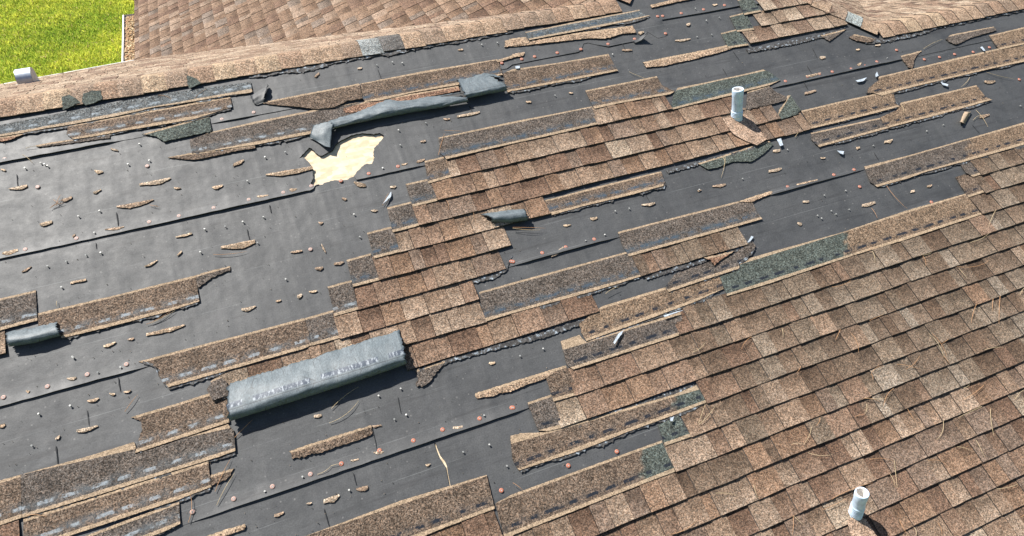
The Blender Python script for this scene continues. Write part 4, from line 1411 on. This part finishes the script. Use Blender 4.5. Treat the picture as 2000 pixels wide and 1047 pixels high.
CAPS = [('A1', [(35, 937), (222, 908), (1300, 705), (865, 978), (1485, 665)]), ('A2', [(830, 980), (660, 1022), (1435, 378)]),
        ('A3', [(55, 355), (130, 340), (262, 318), (400, 297), (558, 267), (713, 237), (893, 205), (847, 105), (877, 103), (985, 87), (1115, 65), (1237, 40)]),
        ('A4', [(97, 482), (225, 455), (295, 440), (370, 427), (480, 410), (562, 392), (630, 368), (745, 300), (908, 353), (997, 340), (1085, 323), (1193, 310), (1288, 283), (1462, 470), (498, 997), (380, 1027)]),
        ('B1', [(227, 53), (155, 417), (453, 353), (877, 257), (1050, 222), (1252, 175), (1457, 127)]), ('B2', [(497, 17), (325, 47), (162, 85), (320, 415), (1490, 485)]),
        ('B3', [(5, 487), (175, 436), (312, 402), (478, 356)]), ('B4', [(110, 50), (532, 48), (950, 138)]),
        ('C1', [(27, 240), (283, 177), (515, 107), (743, 48), (1127, 908), (1368, 832)]),
        ('C2', [(98, 760), (320, 688), (500, 627), (722, 550), (920, 492), (1090, 428), (1306, 363), (1493, 300), (1433, 782)]), ('C3', [(5, 300), (328, 637), (611, 555)])]


def disc(mb, c, r, h0, h1, n=12, mi=0, ring=True):
    fr = FRONT
    a = [mb.vert(fr(c[0] + r * math.cos(2 * math.pi * i / n), c[1] + r * math.sin(2 * math.pi * i / n), c[2] + h0)) for i in range(n)]
    b = [mb.vert(fr(c[0] + r * .82 * math.cos(2 * math.pi * i / n), c[1] + r * .82 * math.sin(2 * math.pi * i / n), c[2] + h1)) for i in range(n)]
    d = [mb.vert(fr(c[0] + r * .5 * math.cos(2 * math.pi * i / n), c[1] + r * .5 * math.sin(2 * math.pi * i / n), c[2] + h1 * .72)) for i in range(n)]
    m = mb.vert(fr(c[0], c[1], c[2] + h1 * .75))
    for i in range(n):
        j = (i + 1) % n
        mb.face((a[i], b[i], b[j], a[j]), mi); mb.face((b[i], d[i], d[j], b[j]), mi); mb.face((d[i], m, d[j]), mi)


items = []
protoc = {}
for t, L in CAPS:
    for (x, y) in L:
        px_, py_ = T(t, x, y)
        u, v = rp(px_, py_)
        kind = 'cap_pale' if px_ < 620 else 'cap'
        base = FRONT(u, v, felt_h(v) + .0005)
        if kind not in protoc:
            e = empty('cap_nail', base)
            mb = MB(); disc(mb, (u, v, felt_h(v) + .0005), .0125, 0, .0035)
            mb.build('cap', MT[kind], e, smooth=True)
            mb = MB(); disc(mb, (u, v, felt_h(v) + .0030), .0042, 0, .0014, 8)
            mb.build('nail_head', MT['nail'], e)
            protoc[kind] = e
        else:
            s_ = protoc[kind]
            e = s_.copy(); COL.objects.link(e); e.location = base
            for ch in s_.children:
                c = ch.copy(); COL.objects.link(c); c.parent = e
                c.matrix_parent_inverse = ch.matrix_parent_inverse
        e['category'] = 'nail'; e['group'] = 'plastic cap nails in the felt'
        items.append((e, px_, py_, 'faded pink' if kind == 'cap_pale' else 'orange'))
auto_labels(items, 'plastic cap nail in the felt')

NAILS = [('A1', [(245, 962), (268, 970), (285, 980), (155, 992), (755, 970), (880, 948), (820, 852)]),
         ('A2', [(57, 928), (173, 897), (833, 770), (990, 727), (842, 857), (797, 375), (855, 380), (1317, 273), (1408, 262), (705, 392), (743, 992)]),
         ('A3', [(585, 328), (247, 567), (1130, 132), (1205, 113), (1160, 212), (1075, 225), (1065, 62)]),
         ('A4', [(687, 348), (1015, 737), (920, 775), (607, 857), (107, 882), (1465, 625)]),
         ('B1', [(395, 485), (510, 448), (595, 438), (560, 320), (283, 515), (365, 638), (465, 225), (1200, 300), (1318, 282), (1422, 257), (1175, 432), (1448, 20), (590, 195), (432, 1042)]),
         ('B2', [(45, 230), (605, 345), (575, 212), (177, 590), (10, 378)]), ('B3', [(600, 192), (680, 180), (1090, 70), (540, 333), (425, 367), (180, 995), (45, 1035), (1340, 5)]),
         ('B4', [(323, 98), (447, 73), (363, 190), (283, 217), (390, 210), (307, 235), (467, 182)]), ('C1', [(235, 338), (418, 290), (192, 520), (577, 93), (711, 65), (435, 8)]),
         ('C2', [(717, 233), (845, 190), (880, 343), (808, 365), (547, 780), (1207, 558), (1362, 517), (1463, 640), (275, 702), (53, 790), (1330, 348)])]
items = []
pn = None
for t, L in NAILS:
    for (x, y) in L:
        px_, py_ = T(t, x, y)
        u, v = rp(px_, py_)
        base = FRONT(u, v, felt_h(v))
        if pn is None:
            mb = MB()
            top = FRONT(u, v, felt_h(v) + .0075)
            mb.tube([FRONT(u, v, felt_h(v) - .004), top], .0022, 6)
            mb.tube([top, top + FRONT.n * .0018], .0050, 9)
            pn = mb.build('roofing_nail', MT['nail'], origin=base)
            e = pn
        else:
            e = pn.copy(); COL.objects.link(e); e.location = base
        e.rotation_euler = (R3.uniform(-.3, .3), R3.uniform(-.3, .3), 0)
        e['category'] = 'nail'; e['group'] = 'roofing nails standing in the felt'
        items.append((e, px_, py_, 'small bare zinc'))
auto_labels(items, 'nail standing proud of the felt')

FR = [('A1', [(655, 880, 695, 890, 14), (560, 1010, 605, 1015, 22), (1368, 975, 1425, 950, 30), (15, 1000, 40, 1005, 14)]),
      ('A2', [(60, 1035, 330, 990, 28), (1095, 705, 1130, 705, 16), (1175, 690, 1305, 665, 18), (960, 838, 990, 832, 14), (1180, 303, 1208, 300, 12), (595, 412, 620, 408, 12), (345, 460, 370, 440, 20), (940, 955, 985, 940, 18), (850, 970, 885, 965, 14)]),
      ('A3', [(80, 605, 108, 605, 16), (330, 552, 352, 553, 10), (1015, 155, 1035, 150, 18), (950, 248, 1038, 238, 14), (640, 303, 697, 302, 16), (1168, 40, 1195, 38, 12), (735, 205, 765, 200, 20), (0, 335, 70, 322, 22)]),
      ('A4', [(297, 345, 327, 345, 20), (515, 388, 538, 380, 16), (210, 555, 275, 538, 22), (215, 457, 300, 438, 18), (1258, 485, 1320, 485, 20), (302, 932, 328, 930, 12), (675, 838, 720, 828, 22), (510, 872, 530, 870, 18), (0, 1010, 72, 995, 26), (25, 890, 65, 885, 20), (620, 275, 650, 270, 12), (508, 298, 530, 298, 10), (1232, 690, 1285, 680, 26)]),
      ('B1', [(60, 70, 165, 48, 22), (370, 135, 425, 115, 20), (820, 45, 1000, 10, 32), (550, 88, 595, 72, 18), (1245, 60, 1305, 48, 22), (688, 175, 900, 135, 28), (240, 275, 310, 258, 24), (620, 305, 728, 290, 18), (1030, 348, 1125, 325, 20), (1295, 415, 1490, 375, 45), (25, 445, 112, 425, 28), (135, 548, 188, 520, 14), (850, 520, 922, 485, 18), (1040, 455, 1065, 428, 18), (418, 612, 508, 595, 22), (430, 345, 445, 335, 20), (860, 915, 1082, 862, 24), (750, 945, 788, 935, 14), (610, 985, 682, 962, 22), (1415, 770, 1496, 755, 28), (1020, 60, 1060, 62, 12)]),
      ('B2', [(10, 110, 75, 105, 16), (200, 72, 240, 70, 24), (575, 30, 640, 45, 30), (785, 55, 818, 50, 16), (505, 120, 530, 125, 18), (672, 192, 710, 190, 14), (368, 262, 392, 265, 20), (205, 435, 270, 425, 18), (385, 390, 408, 435, 28), (458, 502, 512, 492, 18), (348, 530, 390, 525, 26), (243, 690, 270, 683, 24), (312, 665, 358, 660, 18), (118, 720, 148, 712, 14)]),
      ('B3', [(1168, 50, 1245, 38, 18), (755, 160, 832, 148, 18), (455, 238, 495, 232, 18), (298, 278, 340, 275, 14), (1080, 75, 1100, 72, 12), (230, 460, 295, 412, 36)]),
      ('B4', [(160, 40, 282, 12, 16), (0, 85, 22, 85, 22), (200, 138, 235, 136, 18), (545, 160, 620, 142, 24), (925, 48, 950, 42, 16), (828, 80, 850, 75, 22), (168, 262, 192, 268, 20)]),
      ('C1', [(400, 135, 450, 130, 24), (160, 205, 180, 207, 14), (515, 265, 580, 250, 22), (645, 220, 675, 222, 14), (728, 212, 768, 202, 18), (455, 440, 575, 412, 30), (330, 485, 355, 465, 20), (0, 415, 35, 400, 26)]),
      ('C2', [(340, 350, 382, 345, 24), (680, 410, 732, 405, 20), (555, 610, 600, 602, 18), (1150, 420, 1205, 412, 22), (690, 565, 745, 560, 20), (585, 780, 652, 765, 30), (398, 850, 485, 820, 45), (110, 930, 162, 915, 26), (297, 860, 325, 855, 14), (990, 635, 1018, 630, 14), (1362, 42, 1395, 38, 20)])]
items = []
rf = random.Random(77)
for t, L in FR:
    for (x0, y0, x1, y1, w) in L:
        a = T(t, x0, y0); b = T(t, x1, y1)
        n = max(3, int(math.hypot(b[0] - a[0], b[1] - a[1]) / 5))
        up, lo = [], []
        hw = w * ZS / 2 * .8
        ctl = [rf.uniform(.25, .8)] + [rf.uniform(.7, 1.25) for _ in range(2)] + [rf.uniform(.15, .8)]
        for i in range(n + 1):
            s_ = i / n
            x, y = a[0] + (b[0] - a[0]) * s_, a[1] + (b[1] - a[1]) * s_
            q = s_ * 3; j = min(2, int(q)); e = ctl[j] + (ctl[j + 1] - ctl[j]) * (q - j)
            sk = hw * .5 * (s_ - .5)
            up.append(rp(x, y - hw * .9)); lo.append(rp(x + sk, y + hw * (2 * e - .9)))
        po = jag(up + lo[::-1], rf, .008, .0016, .0014)
        cu = sum(p[0] for p in po) / len(po); cv = sum(p[1] for p in po) / len(po)
        c0 = rf.choice([(0.52, 0.40, 0.28), (0.44, 0.33, 0.23), (0.38, 0.28, 0.20), (0.48, 0.38, 0.28)])
        hb = felt_h(cv)
        ns = snoise(rf.randint(0, 9999))
        tilt = rf.uniform(.05, .35)
        mb = MB()
        vtop = min(p[1] for p in po)
        sheet(mb, FRONT, po, lambda u, v: hb + .0035 + tilt * .06 * (v - cv) + .001 * ns(u * 3, v * 3, 6), .003,
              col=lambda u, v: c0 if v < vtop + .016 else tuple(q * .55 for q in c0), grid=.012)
        L_ = math.hypot(b[0] - a[0], b[1] - a[1])
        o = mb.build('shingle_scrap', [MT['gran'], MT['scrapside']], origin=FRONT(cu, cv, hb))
        o['category'] = 'shingle scrap'; o['group'] = 'small shingle scraps scattered on the felt'
        items.append((o, a[0], a[1], ('long narrow' if L_ > 50 else 'finger-length' if L_ > 22 else 'small') + ' tan'))
auto_labels(items, 'shingle scrap')

# fine grit and crumbs on the felt
mb = MB()
rg = random.Random(99)
for i in range(2600):
    px_, py_ = rg.uniform(-20, 2000), rg.uniform(60, 1047)
    u, v = rp(px_, py_)
    r = rg.choice((.0012, .0016, .0022, .0035)) * rg.uniform(.8, 1.3)
    h = felt_h(v) + .0005
    a = rg.uniform(0, 6)
    P = [mb.vert(FRONT(u + r * math.cos(a + q), v + r * math.sin(a + q) * rg.uniform(.5, 1), h)) for q in (0, 2.1, 4.2)]
    T_ = mb.vert(FRONT(u, v, h + r * .9))
    mi = rg.choice((0, 0, 1, 2))
    for q in range(3): mb.face((P[q], P[(q + 1) % 3], T_), mi)
o = mb.build('shingle_grit', [MT['scrapside'], MT['scrap_light'], MT['side']])
tag(o, 'fine brown and black shingle grit scattered over the felt', 'grit', kind='stuff')

# white release-film and asphalt flakes
items = []
for pts in [[(1195, 673), (1204, 656), (1217, 647), (1211, 656), (1203, 667), (1197, 676)], [(1515, 275), (1523, 273), (1526, 288), (1520, 290)], [(1632, 297), (1645, 299), (1643, 306), (1637, 303)],
            [(1668, 161), (1690, 155), (1682, 163), (1672, 164)], [(1706, 150), (1710, 143), (1712, 152), (1707, 155)], [(1834, 163), (1848, 169), (1846, 173), (1838, 170)],
            [(751, 398), (764, 377), (764, 387), (756, 395), (748, 403)], [(1457, 477), (1465, 463), (1469, 465), (1463, 474)], [(1915, 94), (1920, 103), (1917, 104), (1911, 96)],
            [(1306, 820), (1313, 815), (1310, 825), (1305, 824)], [(1292, 620), (1312, 614), (1331, 610), (1312, 616.5), (1294, 623)], [(1005, 134), (1014, 133), (1014, 138), (1006, 139)]]:
    mb = MB()
    po = jag([rp(*p) for p in pts], rf, .01, .0015, .001)
    cu = sum(p[0] for p in po) / len(po); cv = sum(p[1] for p in po) / len(po)
    hb = felt_h(cv) + (.018 if 1180 < pts[0][0] < 1345 and pts[0][1] > 600 else .006)
    sheet(mb, FRONT, po, lambda u, v: hb + .006 + .15 * (v - cv), .0012, grid=.012)
    o = mb.build('film_flake', [MT['film'], MT['film']], origin=FRONT(cu, cv, hb))
    o['category'] = 'flake'; o['group'] = 'pale flakes on the roof'
    items.append((o, pts[0][0], pts[0][1], 'pale'))
auto_labels(items, 'torn film flake on the roof')
# rolled scrap at the right
loft('rolled_scrap', [[(1874, 240, .016), (1879, 229, .016), (1885, 218, .016)], [(1876, 238, .035), (1881, 228, .036), (1888, 218, .035)], [(1880, 240, .036), (1886, 230, .036), (1893, 219, .035)], [(1884, 243, .018), (1890, 231, .018), (1897, 218, .018)]],
     'small curled tan scrap lying on end right of the broad tan strip', n=8, seed=33, mats=[MT['scrap_light'], MT['scrap_light'], MT['side']], group=None)

# pine needles
ND = [('B4', [(1315, 190, 1270, 290), (1165, 380, 1275, 325), (890, 455, 940, 440), (890, 460, 905, 520), (1090, 520, 1275, 485), (360, 640, 470, 600), (580, 835, 660, 800), (410, 885, 380, 950), (475, 910, 515, 1020), (70, 880, 75, 930), (1205, 735, 1172, 850), (1300, 705, 1297, 780), (1340, 690, 1333, 850), (925, 910, 1010, 1047), (945, 910, 1030, 1040), (1490, 640, 1455, 690), (1250, 1005, 1360, 990), (1000, 970, 1040, 940), (595, 430, 610, 500), (1100, 530, 1150, 590), (680, 50, 800, 185), (590, 180, 625, 240), (570, 430, 640, 410)]),
      ('C4', [(180, 60, 155, 100), (590, 100, 660, 60), (590, 105, 600, 140), (790, 80, 870, 0), (740, 50, 870, 80), (1010, 0, 1045, 50), (720, 190, 660, 295), (550, 245, 690, 245), (560, 280, 550, 340), (495, 355, 550, 340), (290, 360, 265, 410), (240, 415, 195, 515), (130, 515, 195, 515), (220, 565, 360, 575), (1245, 170, 1115, 260), (1235, 295, 1095, 360), (1430, 250, 1490, 195), (1285, 310, 1305, 470), (1010, 380, 970, 490), (580, 605, 720, 615), (725, 610, 740, 765), (700, 690, 730, 765), (310, 895, 440, 835), (360, 835, 600, 740), (920, 610, 1020, 625), (1320, 775, 1445, 745), (1490, 905, 1455, 940), (755, 955, 800, 1040), (135, 930, 130, 1040), (140, 935, 200, 990), (470, 1000, 500, 965), (840, 1000, 850, 1047), (975, 970, 1000, 1047), (800, 310, 850, 390), (1125, 190, 1160, 170), (1200, 490, 1250, 590), (545, 250, 640, 270), (1090, 530, 1180, 560)]),
      ('C2', [(440, 308, 600, 180), (430, 390, 600, 260), (360, 690, 440, 640), (440, 640, 500, 625)]), ('C1', [(735, 325, 810, 225), (1260, 790, 1350, 600), (1270, 870, 1375, 680), (1105, 970, 1115, 800), (1370, 480, 1480, 370), (140, 935, 280, 937)]),
      ('A3', [(680, 430, 780, 470), (1240, 925, 1215, 1047), (800, 740, 850, 690), (1225, 925, 1245, 960)]), ('A4', [(900, 295, 1010, 240), (1170, 460, 1120, 515), (1270, 430, 1435, 470), (1205, 650, 1275, 750), (150, 810, 190, 740), (1190, 710, 1260, 680), (770, 620, 785, 665)]),
      ('C3', [(1080, 395, 1120, 280), (1085, 400, 1180, 290), (0, 740, 60, 785), (1400, 750, 1425, 830), (1180, 800, 1300, 810), (915, 1040, 1070, 960)]), ('B3', [(1040, 1020, 1120, 960), (0, 295, 190, 300), (540, 680, 620, 640), (1390, 930, 1330, 1000), (0, 300, 160, 310)]),
      ('B1', [(1250, 448, 1445, 430), (860, 855, 1000, 780), (880, 160, 940, 172), (890, 850, 1030, 775), (340, 720, 342, 755), (300, 180, 385, 150), (320, 130, 360, 160), (340, 165, 365, 100), (310, 170, 380, 125)]), ('B2', [(740, 160, 775, 90), (1110, 130, 1125, 190), (1265, 190, 1275, 250), (790, 720, 775, 760)]), ('A2', [(1065, 915, 1100, 790), (1100, 772, 1220, 778)]), ('A1', [(140, 915, 200, 965), (930, 570, 1010, 595), (1140, 590, 1220, 530), (160, 880, 250, 870)])]
items = []
rn = random.Random(5)
for t, L in ND:
    for (x0, y0, x1, y1) in L:
        a = rp(*T(t, x0, y0)); b = rp(*T(t, x1, y1))
        L_ = math.hypot(b[0] - a[0], b[1] - a[1])
        bow = rn.uniform(-.10, .10) * L_
        nx, ny = -(b[1] - a[1]) / L_, (b[0] - a[0]) / L_
        hb = felt_h((a[1] + b[1]) / 2) + (.019 if t in ('B4', 'C4', 'C3', 'B3') else .006)
        pts = []
        for i in range(9):
            s_ = i / 8; o_ = bow * 4 * s_ * (1 - s_)
            pts.append(FRONT(a[0] + (b[0] - a[0]) * s_ + nx * o_, a[1] + (b[1] - a[1]) * s_ + ny * o_, hb + .004 * math.sin(s_ * 3.1)))
        mb = MB()
        mb.tube(pts, [.0012] * 6 + [.001, .0008, .0005], 5)
        o = mb.build('pine_needle', MT['needle' if rn.random() < .7 and t not in ('C2', 'A4') else 'needle_pale'], origin=pts[4])
        o['category'] = 'pine needle'; o['group'] = 'dry pine needles on the roof'
        q = T(t, x0, y0)
        items.append((o, q[0], q[1], 'thin dry'))
auto_labels(items, 'pine needle')


# ------------------------------------------------------------------ vent pipes
def pipe(b, t, rad, label, patch_px, rib_lo, rib_hi, nrib):
    """b, t: photo positions of the foot and of the rim's middle"""
    hb = felt_h(0) + .006
    u0, v0 = rp(*b, hb)
    # the pipe is bent a little uphill: find height and offset whose image is t, keeping u fixed
    best = None
    for i in range(60, 400, 2):
        h = i / 1000
        u, v = rp(t[0], t[1], hb + h)
        d = abs(math.atan2(-(v - v0), h) - math.radians(31))
        if best is None or d < best[0]: best = (d, u, v, hb + h)
    _, u1, v1, h1 = best
    A = FRONT(u0, v0, hb - .01); B = FRONT(u1, v1, h1)
    ax = (B - A).normalized(); L = (B - A).length
    root = empty('vent_pipe', A)
    tag(root, label, 'vent pipe', 'plastic vent pipes through the roof')
    a = ax.orthogonal().normalized(); c = ax.cross(a)
    mb = MB(); n = 28
    prof = [(rad * 1.10, 0), (rad * 1.06, .012)]
    for k in range(nrib):
        s_ = rib_lo + (rib_hi - rib_lo) * k / nrib; e = (rib_hi - rib_lo) / nrib
        prof += [(rad * 1.0, s_), (rad * 1.085, s_ + e * .25), (rad * 1.085, s_ + e * .6), (rad * 1.0, s_ + e * .85)]
    prof += [(rad, rib_hi + .005), (rad * 1.0, L * .75), (rad * 1.05, L * .79), (rad * 1.06, L * .97), (rad * 1.03, L), (rad * .86, L + .001), (rad * .80, L - .012), (rad * .78, L - .09)]
    rings = []
    for r, s_ in prof:
        rings.append([mb.vert(A + ax * s_ + (a * math.cos(2 * math.pi * i / n) + c * math.sin(2 * math.pi * i / n)) * r, uv=(i, s_)) for i in range(n)])
    for i in range(len(rings) - 1):
        for j in range(n):
            mb.face((rings[i][j], rings[i][(j + 1) % n], rings[i + 1][(j + 1) % n], rings[i + 1][j]), 1 if i >= len(rings) - 3 else 0)
    mb.face(rings[-1], 1)
    mb.build('pipe', [MT['pvc'], MT['hole']], root, smooth=True)
    mb = MB()
    po = jag([rp(*p, .03) for p in patch_px], R3, .02, .001, .001)
    sheet(mb, FRONT, po, lambda u, v: .0285 + .002 * (v - v0) / .1, .002, col=(0.33, 0.235, 0.170), grid=.03)
    mb.build('pale_shingle_patch', [MT['gran'], MT['side']], root)  # added sheet in place of paler stained tabs at the pipe's foot
    return root


pipe((1440, 232), (1441.5, 174), 0.038, 'bluish white plastic pipe standing in the central shingle patch near the top', [(1411, 231), (1432, 225), (1456, 222), (1472, 238), (1490, 262), (1498, 272), (1478, 284), (1455, 275), (1432, 262), (1420, 246)], .03, .075, 4)
pipe((1672, 1006), (1684, 962), 0.034, 'bluish white plastic pipe in the intact shingles at the lower right corner', [(1655, 1016), (1672, 1008), (1692, 1014), (1712, 1047), (1722, 1070), (1680, 1080), (1662, 1050)], .02, .10, 6)

# ------------------------------------------------------------------ galvanised duct hood behind the ridge
def hit(fr, x, y):
    a = ((x - 1000) / FPX, (y - 523.5) / FPX, 1.0)
    d = [sum(RC[i][j] * a[i] for i in range(3)) for j in range(3)]
    D = droof(d[0], d[1], -d[2]); O = FRONT(0, CAM_V, CAM_H)
    t = (fr.o - O).dot(fr.n) / D.dot(fr.n)
    return O + D * t


hc = hit(REAR, 58, 164)
root = empty('duct_hood', hc)
tag(root, 'rounded galvanised metal exhaust hood on the rear slope by the lawn', 'exhaust hood')
n = 18
dist = (hc - FRONT(0, CAM_V, CAM_H)).length
R_, W_ = 0.060 * dist / 5.5, 0.088 * dist / 5.5
pr = [(-R_, -.05)] + [(-math.cos(math.pi * 1.02 * i / n) * R_, math.sin(math.pi * 1.02 * i / n) * R_ * 1.05 + .055) for i in range(n + 1)] + [(R_ * .98, -.10)]
mb = MB()
A_ = [mb.vert(hc + Vector((-W_ / 2, y, z))) for y, z in pr]; B_ = [mb.vert(hc + Vector((W_ / 2, y, z))) for y, z in pr]
for i in range(len(pr) - 1): mb.face((A_[i], B_[i], B_[i + 1], A_[i + 1]))
mb.build('hood', MT['galv'], root, smooth=True)
for sx in (-1, 1):
    mb = MB()
    q = [mb.vert(hc + Vector((sx * (W_ / 2 + .0015), y * 1.03, z * 1.01))) for y, z in pr]; mb.face(q if sx > 0 else q[::-1])
    mb.build('end_plate', MT['galv'], root)
mb = MB()
q = [hc + REAR.eu * a + REAR.ev * b + REAR.n * .014 for a, b in ((-.1, -.1), (.1, -.1), (.1, .12), (-.1, .12))]
t_ = [mb.vert(p) for p in q]; b_ = [mb.vert(p - REAR.n * .006) for p in q]
mb.face(t_)
for i in range(4): mb.face((t_[i], b_[i], b_[(i + 1) % 4], t_[(i + 1) % 4]))
mb.build('base_flange', MT['galv'], root)

# ------------------------------------------------------------------ lawn
mb = MB()
N_ = 24
vsl = {}
for i in range(N_ + 1):
    for j in range(N_ + 1):
        x = -120 + 240 * i / N_; y = -120 + 360 * j / N_
        vsl[i, j] = mb.vert((x, y, 0.0), uv=(x, y))
for i in range(N_):
    for j in range(N_):
        mb.face((vsl[i, j], vsl[i + 1, j], vsl[i + 1, j + 1], vsl[i, j + 1]))
lawn = mb.build('lawn', MT['lawn'])
tag(lawn, kind='structure')


def grass_patch(name, x0, x1, y0, y1, n, seed, label):
    rg = np.random.default_rng(seed)
    x = rg.uniform(x0, x1, n); y = rg.uniform(y0, y1, n)
    clump = np.sin(x * 3.1 + 1.3 * np.sin(y * 2.3)) * np.sin(y * 2.7 + 1.1 * np.sin(x * 1.9)) * .5 + np.sin(x * 9.7 + y * 4.1) * np.sin(y * 8.3 - x * 3.3) * .5
    h = rg.uniform(.035, .085, n) * (1 + .45 * clump)
    a = rg.uniform(0, 2 * np.pi, n); w = rg.uniform(.005, .012, n)
    lean = rg.uniform(.1, .9, n) * h; la = rg.uniform(0, 2 * np.pi, n)
    co = np.empty((n, 4, 3), dtype=np.float32)
    dx, dy = np.cos(a) * w, np.sin(a) * w
    mx, my = x + np.cos(la) * lean * .4, y + np.sin(la) * lean * .4
    tx, ty = x + np.cos(la) * lean, y + np.sin(la) * lean
    co[:, 0] = np.stack([x - dx, y - dy, np.zeros(n)], 1); co[:, 1] = np.stack([x + dx, y + dy, np.zeros(n)], 1)
    co[:, 2] = np.stack([mx + dx, my + dy, h * .65], 1); co[:, 3] = np.stack([tx, ty, h], 1)
    me = bpy.data.meshes.new(name)
    me.vertices.add(n * 4); me.vertices.foreach_set('co', co.ravel())
    me.loops.add(n * 4); me.loops.foreach_set('vertex_index', np.arange(n * 4, dtype=np.int32))
    me.polygons.add(n); me.polygons.foreach_set('loop_start', np.arange(0, n * 4, 4, dtype=np.int32))
    t = rg.uniform(0, 1, n)[:, None]
    big = np.sin(x * 1.1 + 2 * np.sin(y * .7)) * np.sin(y * .9 + x * .4)
    d = np.clip(.5 + .35 * clump + .3 * big + rg.normal(0, .25, n), 0, 1)[:, None]
    g = np.array([[.24, .36, .05]]) * (1 - d) + np.array([[.70, .70, .11]]) * d
    dry = (rg.uniform(0, 1, n) < .06)[:, None]
    g = np.where(dry, np.array([[.50, .42, .18]]), g) * (.75 + .5 * t)
    c4 = np.concatenate([g, np.ones((n, 1))], 1).astype(np.float32)
    ca = me.color_attributes.new('Col', 'FLOAT_COLOR', 'POINT')
    ca.data.foreach_set('color', np.repeat(c4, 4, axis=0).ravel())
    me.materials.append(MT['grass'])
    me.update(); me.validate()
    o = bpy.data.objects.new(name, me); COL.objects.link(o)
    tag(o, label, 'grass', kind='stuff')
    return o


grass_patch('grass', -9.5, 0.5, 4.0, 22.0, 330000, 3, 'bright yellow-green lawn grass behind the house')
print('objects', len(bpy.data.objects), 'WE', WE, 'gutter', g0)

# keep every label within sixteen words: drop articles first
for o in bpy.data.objects:
    l = o.get('label')
    if not l: continue
    w = l.split()
    for word in ('the', 'a', 'its', 'an', 'just'):
        while len(w) > 16 and word in w: w.remove(word)
    if w != l.split(): o['label'] = ' '.join(w)
    if len(w) > 16 or len(w) < 4: print('LEN', len(w), ' '.join(w))
